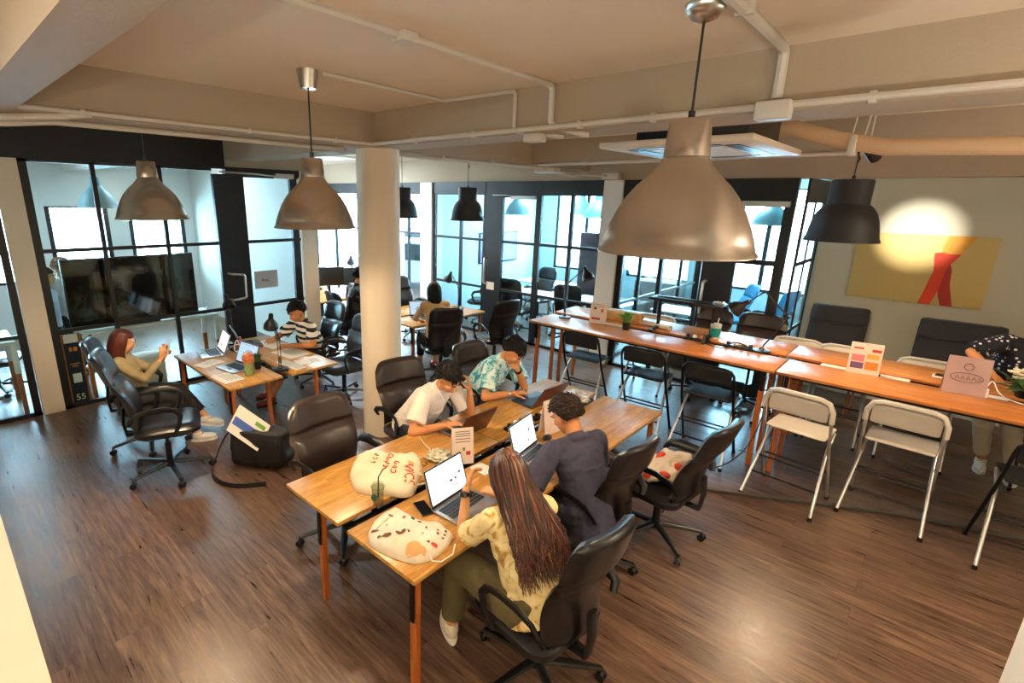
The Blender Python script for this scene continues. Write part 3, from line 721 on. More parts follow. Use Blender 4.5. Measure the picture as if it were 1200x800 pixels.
def hair_cap(mb, HM, S, style='short', seed=1, thick=1.0):
    rnd = random.Random(seed); n, m = 44, 30; vs = []; fs = []
    for i in range(n):
        for j in range(m+1):
            th = 2*PI*i/n; ph = -PI/2+PI*j/m
            d = V((math.sin(th)*math.cos(ph), math.cos(th)*math.cos(ph), math.sin(ph)))
            base = V((d.x*.078, d.y*.1-.014, d.z*.094+.025))
            fr = d.y*.9 - .15                # how frontal
            line = .32 if d.y > .25 else (-.18 if d.y > -.1 else -.62)   # hairline height by direction
            t = min(max((d.y+.25)/.55, 0), 1); line = -.62*(1-t)+.36*t
            if style == 'long' or style == 'bob': line = -.95*(1-t)+.42*t
            on = min(max((d.z-line)/.1+.5, 0), 1)
            bump = noise.noise(V((d.x*4, d.y*4, d.z*4+seed)))*.09+noise.noise(V((d.x*11, d.y*11, d.z*11+seed)))*.06
            k = .84+on*(.3*thick+bump*thick+.06*max(d.z, 0))
            p = V((0, -.012, .02))+(base-V((0, -.012, .02)))*k
            vs.append(HM @ (p*S))
    for i in range(n):
        for j in range(m): a, b = i*(m+1)+j, ((i+1) % n)*(m+1)+j; fs.append((a, b, b+1, a+1))
    mb._add(vs, fs)
    if style == 'short':
        for q in range(420):
            th = rnd.uniform(0, 2*PI); z = rnd.uniform(-.35, 1) ; c = math.sqrt(max(0, 1-z*z)); d = V((math.sin(th)*c, math.cos(th)*c, z))
            t = min(max((d.y+.25)/.55, 0), 1)
            if d.z < (-.62*(1-t)+.36*t)+.12: continue
            p = V((d.x*.078, d.y*.1-.014, d.z*.094+.025))*1.08
            flow = (V((0, 1, 0))*(1 if d.z > .2 else -.4)+V((rnd.uniform(-.6, .6), 0, rnd.uniform(-.3, .1)))); tdir = (flow-d*flow.dot(d)).normalized()
            L = rnd.uniform(.028, .055)*min(thick, 1.2); a = HM @ (p*S); b = HM @ ((p+tdir*L*.55+d*.014)*S); e = HM @ ((p+tdir*L+d*rnd.uniform(.0, .016))*S)
            mb.tube([a, b, e], [.006*S, .006*S, .001*S], 5)
def strands(mb, paths, rnd, S, w=.013):
    for P in paths:
        k = len(P); r0 = w*S*rnd.uniform(.7, 1.2)
        mb.tube(P, [r0*(.55+.45*math.sin(PI*min(i/(k-1)*1.1+.18, 1))) if i < k-1 else r0*.12 for i in range(k)], 6, flat=(.5, 1))
class Person:
    def __init__(p, label, loc, rz, S=1.1, seat=.55, lean=10, side=0, twist=0, head=(10, 0, 0), hips_dy=0, male=True, skin=None, group=None, voxel=.007, torso=1.0, neck_lean=None, shrug=0):
        p.S = S; p.t = thing('person', label, 'person', (loc[0], loc[1], loc[2] if len(loc) > 2 else 0), rz, group)
        p.skin = skin or mSKIN; p.vox = voxel
        p.P = V((0, hips_dy, seat+.09*S)); a = R(lean); b = R(side)
        up = V((math.sin(b), math.sin(a), math.cos(a)*math.cos(b))).normalized(); p.up = up
        p.N = p.P+up*.5*S*torso
        tw = R(twist); rt = V((math.cos(tw), math.sin(tw), 0)); rt = (rt-up*rt.dot(up)).normalized(); p.rt = rt; p.fw = up.cross(rt)
        sw = (.185 if male else .16)*S
        p.sh = {s: p.N+rt*s*sw-up*.035*S+p.fw*.02*S*shrug for s in (-1, 1)}
        p.C = p.N-up*.16*S
        nl = V((up.x, up.y*.9, up.z)) if neck_lean is None else V((0, math.sin(R(neck_lean)), math.cos(R(neck_lean))))
        hp, hy, hr = [R(x) for x in head]
        p.HM0 = Rm(hy, 'Z') @ Rm(-hp, 'X') @ Rm(hr, 'Y')
        p.hd = p.N+nl.normalized()*.08*S+(p.HM0 @ V((0, .028*S, .085*S)))
        p.HM = Matrix.Translation(p.hd) @ p.HM0
        p.male = male; p.arm = {}; p.leg = {}; p.mb = MB()
        p.hip = {s: p.P+rt*s*.09*S-V((0, 0, .02*S)) for s in (-1, 1)}
    def arms(p, L, Rr):
        """each: (target wrist, pole, hand dir, palm normal, curl)"""
        S = p.S
        for s, A in ((-1, L), (1, Rr)):
            e, w = ik(p.sh[s], A[0], .285*S, .26*S, A[1]); p.arm[s] = (e, w)
            hand(p.mb, w, A[2] or (w-e), A[3], -s if len(A) < 6 else A[5], S, A[4])
    def legs(p, L, Rr, foot=None):
        S = p.S
        for s, A in ((-1, L), (1, Rr)):
            k, a = ik(p.hip[s], A[0], .43*S, .42*S, A[1]); p.leg[s] = (k, a, V(A[2]) if len(A) > 2 else V((0, 1, 0)))
    def body(p, feet=True):
        S, mb = p.S, p.mb; up, rt, fw = p.up, p.rt, p.fw
        B = Matrix((rt, fw, up)).transposed().to_4x4()
        mb.ell(p.P, (.155*S, .115*S, .12*S), B); mb.cap(p.P+up*.05*S, p.C, .112*S, .12*S, 16, 6)
        mb.ell(p.C, (.15*S, .105*S, .15*S), B); mb.ell(p.C+up*.07*S, (.165*S, .09*S, .085*S), B)
        mb.cap(p.sh[-1], p.sh[1], .05*S, .05*S, 12, 5)
        mb.cap(p.N-up*.03*S, p.hd-(p.HM0 @ V((0, .02*S, .05*S))), .056*S, .05*S, 14, 5)
        for s in (-1, 1):
            e, w = p.arm[s]; f = 1.0 if p.male else .86
            mb.cap(p.sh[s], e, .048*S*f, .037*S*f, 14, 5); m_ = e.lerp(w, .3); mb.cap(e, m_, .037*S*f, .039*S*f, 14, 5); mb.cap(m_, w, .039*S*f, .025*S*f, 14, 5)
            k, a, fd = p.leg[s]; mb.cap(p.hip[s], k, .08*S, .056*S, 14, 5); m_ = k.lerp(a, .35); mb.cap(k, m_, .054*S, .054*S, 14, 5); mb.cap(m_, a, .054*S, .034*S, 14, 5)
            fd = fd.normalized(); mb.cap(a-V((0, 0, .03*S)), a+fd*.13*S-V((0, 0, .055*S)), .033*S, .022*S, 12, 4)
        head_parts(mb, p.HM, S)
        p.o = organic(mb, 'body', p.skin, p.t, p.vox, 3)
        for s in (-1, 1):
            e = MB().ell(p.HM @ V((s*.031*S, .082*S, .008*S)), (.0115*S, .008*S, .0052*S), p.HM0, 12, 8).build('eye', mEYEW, p.t)
            MB().ell(p.HM @ V((s*.031*S, .0885*S, .007*S)), (.0058*S, .003*S, .0045*S), p.HM0, 10, 6).build('iris', mEYED, e)
            MB().tube([p.HM @ V((s*x*S, (y+.004)*S, z*S)) for x, y, z in ((.014, .099, .03), (.03, .1, .037), (.048, .088, .031))], [.004*S, .0045*S, .002*S], 6).build('eyebrow', mHAIRB, p.t)
        g = MB(); g.ell(p.HM @ V((0, .0955*S, -.052*S)), (.022*S, .0075*S, .0045*S), p.HM0, 12, 6).ell(p.HM @ V((0, .0935*S, -.0605*S)), (.018*S, .0075*S, .005*S), p.HM0, 12, 6); g.build('lips', mLIP, p.t)
        return p
    def shirt(p, mat, sleeve=.6, name='shirt', flare=1.0, hem=.05, neck=True, fat=1.0, vox=None, disp=(14, .006)):
        S = p.S; up, rt, fw = p.up, p.rt, p.fw; B = Matrix((rt, fw, up)).transposed().to_4x4(); mb = MB(); f = fat
        mb.cyl(p.P-up*hem*S, p.C, .155*S*f, .14*S*f, 20); mb.ell(p.P+up*.02*S, (.172*S*f, .135*S*f, .1*S), B)
        mb.ell(p.C, (.168*S*f, .125*S*f, .165*S), B); mb.ell(p.C+up*.07*S, (.182*S*f, .108*S*f, .098*S), B)
        mb.cap(p.sh[-1], p.sh[1], .064*S, .064*S, 14, 5)
        mb.cap(p.N-up*.06*S, p.N+up*.012*S, .085*S, .066*S, 14, 4)
        for s in (-1, 1):
            e, w = p.arm[s]; sh = p.sh[s]; q = .86 if not p.male else 1
            mb.ell(sh, (.066*S,)*3, None, 14, 8)
            if sleeve <= 1:
                mb.cyl(sh, sh.lerp(e, sleeve), .066*S*q, (.062+.012*flare)*S*q, 18)
            else:
                mb.cap(sh, e, .064*S*q, .05*S*q, 14, 5); mb.cyl(e, e.lerp(w, min(sleeve-1, .97)), .052*S*q, .038*S*q, 16)
        return organic(mb, name, mat, p.t, vox or p.vox*1.1, 3, disp)
    def trousers(p, mat, length=1.9, name='trousers', fat=1.0, disp=(12, .006)):
        S = p.S; B = Matrix((p.rt, p.fw, p.up)).transposed().to_4x4(); mb = MB(); mb.ell(p.P-V((0, 0, .005)), (.165*S*fat, .13*S*fat, .115*S), B)
        for s in (-1, 1):
            k, a, _ = p.leg[s]; h = p.hip[s]
            if length <= 1: mb.cyl(h, h.lerp(k, length), .095*S*fat, .085*S*fat, 18); mb.ell(h, (.095*S*fat,)*3, None, 14, 8)
            else: mb.cap(h, k, .094*S*fat, .07*S*fat, 16, 5); mb.cyl(k, k.lerp(a, length-1), .07*S*fat, .055*S*fat, 18)
        return organic(mb, name, mat, p.t, p.vox*1.15, 3, disp)
    def shoes(p, mat, sole=None, name='shoe', ankle=False):
        S = p.S
        for s in (-1, 1):
            k, a, fd = p.leg[s]; fd = V((fd.x, fd.y, fd.z)).normalized(); side_ = fd.cross(V((0, 0, 1))).normalized(); up = side_.cross(fd)
            B = Matrix((side_, fd, up)).transposed().to_4x4(); c = a-up*.055*S+fd*.045*S; mb = MB()
            mb.ell(c+fd*.035*S, (.046*S, .115*S, .04*S), B, 16, 10); mb.ell(c-fd*.05*S+up*.015*S, (.04*S, .05*S, .05*S), B, 14, 8)
            mb.cyl(a-up*.05*S, a+up*.005*S, .045*S, .042*S, 16)
            o = organic(mb, name, mat, p.t, .007, 2)
            g = MB(); T = Matrix.Translation(c-up*.036*S+fd*.018*S) @ B
            pr = [(math.cos(t)*.047*S*(1+.12*math.sin(t)), math.sin(t)*.135*S) for t in [2*PI*i/24 for i in range(24)]]
            g.prism(pr, -.013*S, .008*S, T); g.build('sole', sole or mWHT, o)
            g = MB()
            for q in range(4): 
                cc = c+fd*(.02+.022*q)*S+up*(.047-.006*q)*S; g.tube([cc-side_*.022*S-up*.008*S, cc+up*.002*S, cc+side_*.022*S-up*.008*S], .0035*S, 6)
            g.build('laces', mWHT, o)
    def hair(p, mat, style='short', seed=1, thick=1.0, extra=None):
        mb = MB(); hair_cap(mb, p.HM, p.S, style, seed, thick)
        rnd = random.Random(seed)
        if style == 'bob':
            paths = []; S = p.S; HI = p.HM
            for i in range(70):
                th = R(70)+R(220)*i/69+rnd.uniform(-.04, .04)      # around the back, 0 = front(+Y)
                x, y = math.sin(th), math.cos(th)
                P = [HI @ (V((x*.06, y*.07-.014, .1))*S), HI @ (V((x*.088, y*.108-.014, .05))*S), HI @ (V((x*.096, y*.115-.014, -.02))*S)]
                L = extra or .15
                e = HI @ (V((x*.094, y*.11-.014, -.08))*S); P += [e]
                P += [V((e.x, e.y, e.z))+V((0, 0, -L*.35*S))+HI.to_3x3() @ V((x*.004, y*.004, 0)), e+V((0, 0, -L*.7*S))+HI.to_3x3() @ V((-x*.015, -y*.012, 0))]
                paths.append(P)
            strands(mb, paths, rnd, S, .016)
        return mb.build('hair', mat, p.t, angle=80)
# ================================================================= DESKS
DG = 'bamboo work desks with orange-brown legs'
desk('bamboo desk at front left of the central group, bare corner beside the empty chair', -2.965, -2.345, 1.475, 3.03, group=DG, lengthwise=True, pos=((-2.60, 1.52), (-2.9, 2.98), (-2.42, 2.98)))
desk('bamboo desk at front centre of the central group under the patterned bag', -2.245, -1.65, 1.475, 3.03, group=DG, lengthwise=True, pos=((-1.69, 1.52), (-2.2, 2.98), (-1.69, 2.98)))
desk('bamboo desk of the central group in front of the man in the teal shirt', -2.965, -2.345, 3.045, 4.62, group=DG, lengthwise=True)
desk('bamboo desk of the central group with the bare end next to the tote chair', -2.245, -1.65, 3.045, 4.62, group=DG, lengthwise=True)
desk('near bamboo desk of the left group holding two open laptops', -6.6, -5.0, 1.96, 2.55, group=DG, pos=((-5.05, 2.0), (-6.5, 2.0), (-6.5, 2.5), (-5.25, 2.5)))
desk('far bamboo desk of the left group where the striped-shirt man writes', -6.75, -5.0, 2.66, 3.26, group=DG, pos=((-5.05, 3.0), (-6.65, 2.72), (-6.65, 3.2)))
desk('bamboo desk beyond the pillar beside the woman with the black bob', -6.32, -5.72, 5.1, 6.82, group=DG, lengthwise=True)
desk('bamboo desk beyond the pillar, second of the pair, mostly hidden', -7.0, -6.4, 5.1, 6.82, group=DG, lengthwise=True)
tray = MB().bx(-2.36, -2.23, 1.52, 4.55, .66, .685).build('cable_tray', mBLK2); tag(tray, 'black cable tray in the gap between the central desks', 'cable tray')
tray = MB().bx(-6.5, -5.1, 2.55, 2.66, .66, .68).build('cable_tray', mBLK2); tag(tray, 'black cable tray in the gap between the left desks', 'cable tray')
mBAR = wood('bar_top_wood', '#cf8340', '#b4652a', '#e29c58', (2.5, 26, 26), .3, strip=(.04, .7))
BG = 'high bar tables'
BZ = 1.08
def bar(label, x0, x1, y0, y1, nearlegs, farlegs): return desk(label, x0, x1, y0, y1, z=BZ, group=BG, name='bar_table', cat='bar table', top=mBAR, tall=True, legs=nearlegs+farlegs, inset=.16)
bar('long bar table nearest, left length, with black stools tucked below', -3.93, -1.0, 5.62, 6.2, ((0, 0), (1, 0)), ((0, 1), (1, 1)))
bar('bar table nearest, right length, with white stools before it', -.985, 2.2, 5.62, 6.2, ((0, 0), (1, 0)), ((0, 1), (1, 1)))
bar('bar table rear left length carrying the black riser shelf', -4.0, -1.05, 6.36, 6.96, ((0, 0), (1, 0)), ((0, 1), (1, 1)))
bar('bar table rear right length beneath the painting', -1.035, 2.2, 6.36, 6.96, ((0, 0), (1, 0)), ((0, 1), (1, 1)))
o = MB().bx(-3.8, 2.1, 6.2, 6.36, .98, 1.0).build('cable_tray', M('tray_brown', '#7c4526', .5)); tag(o, 'long cable tray in the slot between the front and rear bar tables', 'cable tray')
for x0, x1, L in ((-.72, -.48, 'left of the menu card'), (-.24, -.02, 'right of the menu card'), (-3.15, -2.9, 'beside the far menu card'), (.4, .62, 'under the flower arrangement')):
    tag(MB().bx(x0, x1, 6.225, 6.325, 1.0, 1.075, bev=.004).build('socket_cover', mWHT), 'white socket cover in the bar table slot '+L, 'socket strip')
# ================================================================= OFFICE CHAIRS
AW = lambda fx, fy: math.atan2(-fx, fy)        # heading (fx,fy) -> rz
CH = {}
CH['j'] = office_chair('black leather office chair holding the long-haired woman, nearest the camera', (-1.24, 2.05), AW(-1, .12), base_rz=.5, back_h=.7)
CH['k'] = office_chair('black leather office chair under the man in the navy shirt', (-1.55, 3.1), AW(-1, .12), base_rz=.2, back_h=.66)
CH['l'] = office_chair('empty black office chair with a printed bag on its seat', (-1.3, 3.82), AW(-.98, .1), base_rz=.35, back_h=.66, tilt=16)
CH['e'] = office_chair('empty brown-black office chair facing the bare desk corner', (-3.08, 2.02), AW(1, 0), base_rz=.9, lea=mLEAB, back_h=.6, back_w=.58)
CH['f'] = office_chair('brown-black office chair behind the man in the white tee', (-3.42, 3.1), AW(1, -.15), base_rz=.4, lea=mLEAB, back_h=.6, back_w=.58)
CH['g'] = office_chair('brown-black office chair behind the man in the teal shirt', (-3.36, 4.12), AW(1, -.05), base_rz=.7, lea=mLEAB, back_h=.6, back_w=.58)
CH['a'] = office_chair('empty black office chair nearer the camera at the left desks', (-5.1, 1.36), AW(.32, .95), base_rz=.25, back_h=.74, tilt=15, seat_z=.56)
CH['w'] = office_chair('black office chair of the woman with the phone by the glass wall', (-5.9, 1.42), AW(.35, .94), base_rz=.1, back_h=.7, tilt=14, seat_z=.53)
CH['m'] = office_chair('black office chair behind the striped-shirt man', (-6.36, 3.82), AW(0, -1), base_rz=.6)
CH['b'] = office_chair('grey-backed black office chair beside the striped-shirt man', (-5.6, 3.74), AW(-.1, -1), base_rz=.3, lea=M('grey_mesh', '#2d2e31', .45), back_h=.6)
CH['h'] = office_chair('black office chair of the woman with the black bob', (-5.3, 5.3), AW(-.85, .5), base_rz=.3)
CH['i'] = office_chair('empty black office chair right of the woman with the black bob', (-5.1, 6.35), AW(-.95, .3), base_rz=.5)
CH['n'] = office_chair('dark high-backed office chair seen left of the pillar, front one of the pair', (-7.1, 4.95), AW(.1, 1), base_rz=.5)
CH['o'] = office_chair('dark office chair left of the pillar before the black monitor', (-7.85, 5.65), AW(-.8, .5), base_rz=.5)
CH['p'] = office_chair('grey-brown office chair back right of the pillar behind the blue screen', (-7.35, 6.5), AW(1, 0), base_rz=.5, lea=mLEAB)
CH['q'] = office_chair('black office chair in the glazed office at the far left edge', (-8.95, .45), AW(.4, 1), base_rz=.5)
CH['r'] = office_chair('brown chair back rising behind the rear bar table, left one', (-2.2, 7.42), AW(0, -1), seat_z=.72, back_h=.5, lea=mLEAB, back_w=.48, arms=False)
CH['s'] = office_chair('brown chair back rising behind the rear bar table, right one with the pale label', (-1.6, 7.4), AW(0, -1), seat_z=.72, back_h=.52, lea=mLEAB, back_w=.6, arms=False)
MB().bx(-.1, .02, -.34, -.33, 1.1, 1.13).build('label_patch', mWHT, CH['s'])
# ================================================================= BAR STOOLS
for x, y, r, L in ((-3.14, 5.84, .04, 'left'), (-2.28, 5.74, .04, 'middle'), (-1.54, 5.64, .02, 'right')):
    bar_stool('black folding bar stool on the near side of the bar, %s of the three' % L, (x, y), r)
bar_stool('black folding bar stool cut by the right edge of the frame', (.86, 5.52), .12)
bar_stool('white folding bar stool on the near side of the bar, left one', (-.66, 5.32), -.1, True)
bar_stool('white folding bar stool on the near side of the bar, right one', (.03, 5.64), -.05, True)
for x, L, wh in ((-2.85, 'behind the potted plant', True), (-.62, 'below the painting, left one', True), (.1, 'below the painting, right one', True), (-1.1, 'by the glass corner', True)):
    bar_stool('white folding bar stool on the far side of the bar '+L, (x, 7.1), PI+.05, wh)
bar_stool('black folding bar stool on the far side beside the floral-top person', (1.15, 7.2), PI)
# lounge chairs against the wall
mCUSH = M('charcoal_cushion', '#34343a', .85, bump=(30, .2, .003), sheen=.2)
def lounge(label, loc, rz, w=.66):
    t = thing('lounge_chair', label, 'lounge chair', (loc[0], loc[1], 0), rz, 'charcoal lounge chairs by the wall')
    MB().slab(w, .62, .14, .06, .02, Tm(0, .05, .46) @ Rm(R(-84), 'X')).build('seat', mCUSH, t)
    MB().slab(w, .82, .12, .06, .02, Tm(0, -.42, .86) @ Rm(R(16), 'X')).build('backrest', mCUSH, t)
    MB().slab(w*.99, .26, .1, .04, .03, Tm(0, -.44, 1.19) @ Rm(R(16), 'X')).build('head_pillow', mCUSH, t)
    for s in (-1, 1):
        MB().tube([(s*w*.54, .35, 0), (s*w*.54, .42, .35), (s*w*.54, .3, .56), (s*w*.54, -.3, .5), (s*w*.54, -.36, .1), (s*w*.54, -.3, .01), (s*w*.54, .3, .012)], .022, 8, flat=(.6, 1.2)).build('bent_wood_frame', mLEGW, t)
lounge('charcoal high-backed lounge chair against the wall, left of the two', (-.92, 8.3), PI)
lounge('charcoal high-backed lounge chair against the wall beside the floral-top person', (.3, 8.2), PI, .78)
# ================================================================= PENDANTS
G1 = 'silver pendant lamps in the room'; G2 = 'charcoal pendant lamps over the far tables'; G3 = 'pale pendants in the glazed offices'
pendant('pendant_lamp', 'large silver dome pendant, nearest and biggest, over the bar side', (-.906, 2.404, 2.43), .335, H_CEIL, 'silver', 48, G1, 'dome')
pendant('pendant_lamp', 'silver dome pendant hanging in front of the pillar', (-3.196, 1.953, 2.44), .272, H_CEIL, 'silver', 68, G1, 'cup')
pendant('pendant_lamp', 'silver dome pendant over the left desks before the glass wall', (-4.67, 1.372, 2.45), .262, 3.12, 'silver', 68, G1, 'none')
pendant('pendant_lamp', 'charcoal pendant over the far desks in front of the glass door', (-5.63, 6.19, 2.32), .27, 3.2, 'black', 40, G2, 'hook')
pendant('pendant_lamp', 'charcoal pendant half hidden by the round pillar', (-6.93, 5.95, 2.32), .27, 3.43, 'black', 40, G2, 'hook')
pendant('pendant_lamp', 'charcoal pendant over the bar table beside the painting', (-.753, 6.03, 2.33), .295, 3.12, 'black', 55, G2, 'hook')
pendant('pendant_lamp', 'pale dome pendant in the left glazed office', (-9.5, 2.06, 2.42), .27, H_CEIL, 'pale', 0, G3)
pendant('pendant_lamp', 'pale dome pendant seen through the glazed door, left one', (-7.2, 9.6, 2.33), .29, H_CEIL, 'pale', 0, G3)
pendant('pendant_lamp', 'pale dome pendant seen just left of the far pillar', (-5.2, 9.6, 2.33), .29, H_CEIL, 'pale', 0, G3)
pendant('pendant_lamp', 'pale dome pendant seen farther behind the far glazing', (-6.5, 11.2, 2.33), .29, H_CEIL, 'pale', 0, G3)
pendant('pendant_lamp', 'pale dome pendant seen through the right-hand glazed door', (-2.15, 9.6, 2.33), .27, H_CEIL, 'pale', 0, G3)
# ================================================================= PAINTING
pt = thing('painting', 'wide yellow canvas with crossed red-stockinged legs on the right wall', 'painting', (-.255, 9.1, 1.87))
def canvas_mat():
    m = M('canvas_yellow', '#d8bd78', .6); return m
MB().box((0, -.03, 0), (1.36, .05, .88), bev=.004).build('canvas', canvas_mat(), pt)
mRED = M('painted_red', '#e0380d', .5); mRED2 = M('painted_dark_red', '#b32008', .5); mYEL = M('painted_orange_yellow', '#e8a12a', .5); mYEL2 = M('painted_pale_yellow', '#eec873', .5)
W = Tm(0, -.0565, 0) @ Rm(R(90), 'X')      # local x,y -> wall x,z facing -Y
def art(nm, P, mt, k): MB().prism(P, 0, .0006, Tm(0, -.0005*k, 0) @ W).build(nm, mt, pt)
art('bare_thigh', [(.03, .44), (.22, .44), (.19, .3), (.2, .22), (.13, .22)], mYEL2, 1)
art('bare_thigh', [(.22, .44), (.476, .44), (.38, .22), (.2, .22), (.19, .3)], mYEL, 2)
art('stocking', [(.3, .1), (.33, .02), (.345, -.157), (.42, -.438), (.306, -.438), (.26, -.31), (.24, -.2), (.2, 0)], mRED2, 3)
art('stocking', [(.13, .22), (.2, .232), (.28, .215), (.38, .22), (.31, .1), (.275, .02), (.265, -.1), (.25, -.25), (.205, -.438), (.085, -.438), (.115, -.3), (.135, -.157), (.16, -.02), (.155, .06), (.14, .14)], mRED, 4)
# ================================================================= SIGN CARDS
mCARD = M('cream_card', '#e8d6cc', .6); mCARDP = M('mauve_card', '#b89a98', .6); mORG = M('print_orange', '#e0842f', .6); mPUR = M('print_purple', '#6a4a78', .6); mPRED = M('print_red', '#b8302c', .6); mPGRN = M('print_green', '#7f8a4a', .6)
def card(label, loc, rz, w, h, mat, deco, tilt=8, cat='menu card'):
    t = thing('table_sign', label, cat, loc, rz, 'folded cards standing on the tables')
    T = Tm(0, 0, 0) @ Rm(R(-tilt), 'X')
    MB().box((0, 0, h/2), (w, .003, h), M4=T).build('front_leaf', mat, t)
    T2 = Tm(0, 2*h*math.sin(R(tilt)), 0) @ Rm(R(tilt), 'X'); MB().box((0, 0, h/2), (w, .003, h), M4=T2).build('rear_leaf', mat, t)
    for nm, x, z, a, b, m in deco: MB().box((x*w, -.0022, z*h), (a*w, .001, b*h), M4=T).build(nm, m, t)
    return t
lines = lambda ys, m=mINK: [('printed_line', 0, y, .7, .018, m) for y in ys]
card('cream folded menu card with red and brown pictures on the central desk', (-2.3, 2.55, .74), R(57), .165, .28, mCARD, lines((.9, .84, .78, .7, .62))+[('printed_picture', .05, .42, .12, .09, mPGRN), ('printed_picture', .25, .3, .2, .11, mPRED)])
card('cream folded card standing behind the navy-shirt man\'s screen', (-2.12, 3.5, .74), R(80), .22, .3, mCARD, lines((.86, .78, .7)))
card('white folded card with red prints at the far end of the bar', (-3.2, 6.14, BZ), R(12), .21, .28, mCARD, lines((.9, .8))+[('printed_picture', -.2, .7, .18, .1, mINK), ('printed_picture', .25, .62, .14, .16, mPRED), ('printed_lettering', -.1, .22, .55, .1, mPRED)])
card('folded menu card with coloured drink pictures on the right bar table', (-.375, 6.17, BZ), R(8), .25, .3, mCARD, [('printed_picture', .3, .78, .28, .09, mPRED), ('printed_picture', -.25, .82, .3, .05, mPRED), ('printed_picture', -.22, .5, .4, .22, M('print_pink', '#d87f86', .6)), ('printed_picture', -.22, .26, .4, .2, mPUR), ('printed_picture', .23, .58, .38, .16, M('print_yellow', '#d8a848', .6)), ('printed_picture', .23, .28, .4, .26, mORG)])
mc = card('plain mauve folded card on the right bar table by the flowers', (.33, 6.12, BZ), R(6), .28, .33, mCARDP, [])
g = MB().tube([(.03*math.cos(a), -.004, .245+.03*math.sin(a)) for a in [2*PI*i/16 for i in range(16)]], .0022, 5, closed=True)
g.tube([(.105*math.cos(a), -.004, .15+.04*math.sin(a)) for a in [2*PI*i/24 for i in range(24)]], .0022, 5, closed=True)
for i in range(5): g.tube([(-.07+.035*i, -.004, .13), (-.06+.035*i, -.004, .165), (-.045+.035*i, -.004, .135)], .002, 5)
o = g.xf(Rm(R(-8), 'X')).build('printed_emblem', M('print_brown', '#6d4f4c', .6), mc)
# ================================================================= LAPTOPS
DZ = .74
laptop('silver laptop with white page, nearest, before the long-haired woman', (-1.905, 2.15, DZ), R(94), 108)
laptop('silver laptop with white page before the navy-shirt man', (-1.955, 3.06, DZ), R(98), 106, marks=2)
mBRN = M('laptop_brown_lid', '#5c3a30', .35, .3)
laptop('dark brown-lidded laptop seen from behind before the white-tee man', (-2.72, 2.98, DZ), R(-93), 118, body=M('laptop_greybrown', '#6e625a', .4, .4), lid=mBRN, marks=1)
laptop('laptop with navy-blue deck and brown lid before the teal-shirt man', (-2.66, 3.98, DZ), R(-96), 122, body=M('laptop_navy', '#1c2a42', .4), lid=mBRN, keyc=M('key_navy', '#22324c', .5), K=1.05)
laptop('silver laptop showing a pale blue page at the front of the left desks', (-5.6, 2.28, DZ), R(8), 112, scr=mSCRB, marks=2)
laptop('silver laptop with pink and white page before the woman with the phone', (-6.35, 2.3, DZ), R(-10), 112, scr=screen_mat('screen_pink', '#f1e4ea', 1.2), marks=3)
laptop('brown laptop seen from behind on the striped-shirt man\'s desk', (-6.42, 2.86, DZ), R(165), 112, body=mBRN, lid=mBRN, marks=0)
laptop('laptop with a pale blue desktop before the woman with the black bob', (-6.05, 5.62, DZ), R(62), 115, scr=mSCRB, body=mDK, marks=3)
# ================================================================= TABLE CLUTTER (central desks)
P1 = [(-2.697, 1.812), (-2.767, 1.857), (-2.874, 1.978), (-2.925, 2.078), (-2.918, 2.145), (-2.842, 2.193), (-2.761, 2.219), (-2.687, 2.275), (-2.631, 2.381), (-2.54, 2.341), (-2.47, 2.302), (-2.376, 2.19), (-2.293, 2.082), (-2.23, 1.99), (-2.275, 1.922), (-2.353, 1.886), (-2.408, 1.829), (-2.5, 1.765), (-2.557, 1.752)]
t, top = flatbag('tote_bag', 'natural canvas tote with red lettering lying on the central desk', P1, DZ, .065, mCANV, 'bag', 2)
c0 = t.location
def decal_text(t, top, s, cx, cy, ang, size, mat, nm):
    mb = MB(); mb.text(s, size, Matrix.Identity(4), .001); bmesh.ops.triangulate(mb.bm, faces=mb.bm.faces)
    bmesh.ops.subdivide_edges(mb.bm, edges=mb.bm.edges, cuts=1)
    ca, sa = math.cos(ang), math.sin(ang)
    for v in mb.bm.verts:
        x = cx+v.co.x*ca-v.co.y*sa; y = cy+v.co.x*sa+v.co.y*ca; v.co = top(x, y)+V((0, 0, v.co.z+.001))
    mb.build(nm, mat, t)
def decal_blob(t, top, cx, cy, r, mat, nm, seed=0, ar=1.0, ang=0):
    vs = [top(cx, cy)]; n = 14
    for k in (.5, 1):
        for i in range(n):
            a = 2*PI*i/n; q = r*k*(1+.35*noise.noise(V((math.cos(a)*1.5, math.sin(a)*1.5, seed)))); dx, dy = q*math.cos(a), q*ar*math.sin(a)
            vs.append(top(cx+dx*math.cos(ang)-dy*math.sin(ang), cy+dx*math.sin(ang)+dy*math.cos(ang)))
    fs = [(0, 1+i, 1+(i+1) % n) for i in range(n)]+[(1+i, 1+n+i, 1+n+(i+1) % n, 1+(i+1) % n) for i in range(n)]
    mb = MB(); mb._add([v+V((0, 0, .001)) for v in vs], fs); mb.build(nm, mat, t)
mLET = M('red_print', '#c23a20', .7); mPBR = M('print_brown_mushroom', '#6b4232', .7); mPTAN = M('print_tan', '#c69a62', .7)
decal_text(t, top, 'WCS', -2.39, 2.09, R(-48+8), .1, mLET, 'lettering')
def scribble(t, top, pts, r, mat, nm):
    mb = MB(); mb.tube([top(x, y)+V((0, 0, .001)) for x, y in pts], r, 5); mb.build(nm, mat, t)
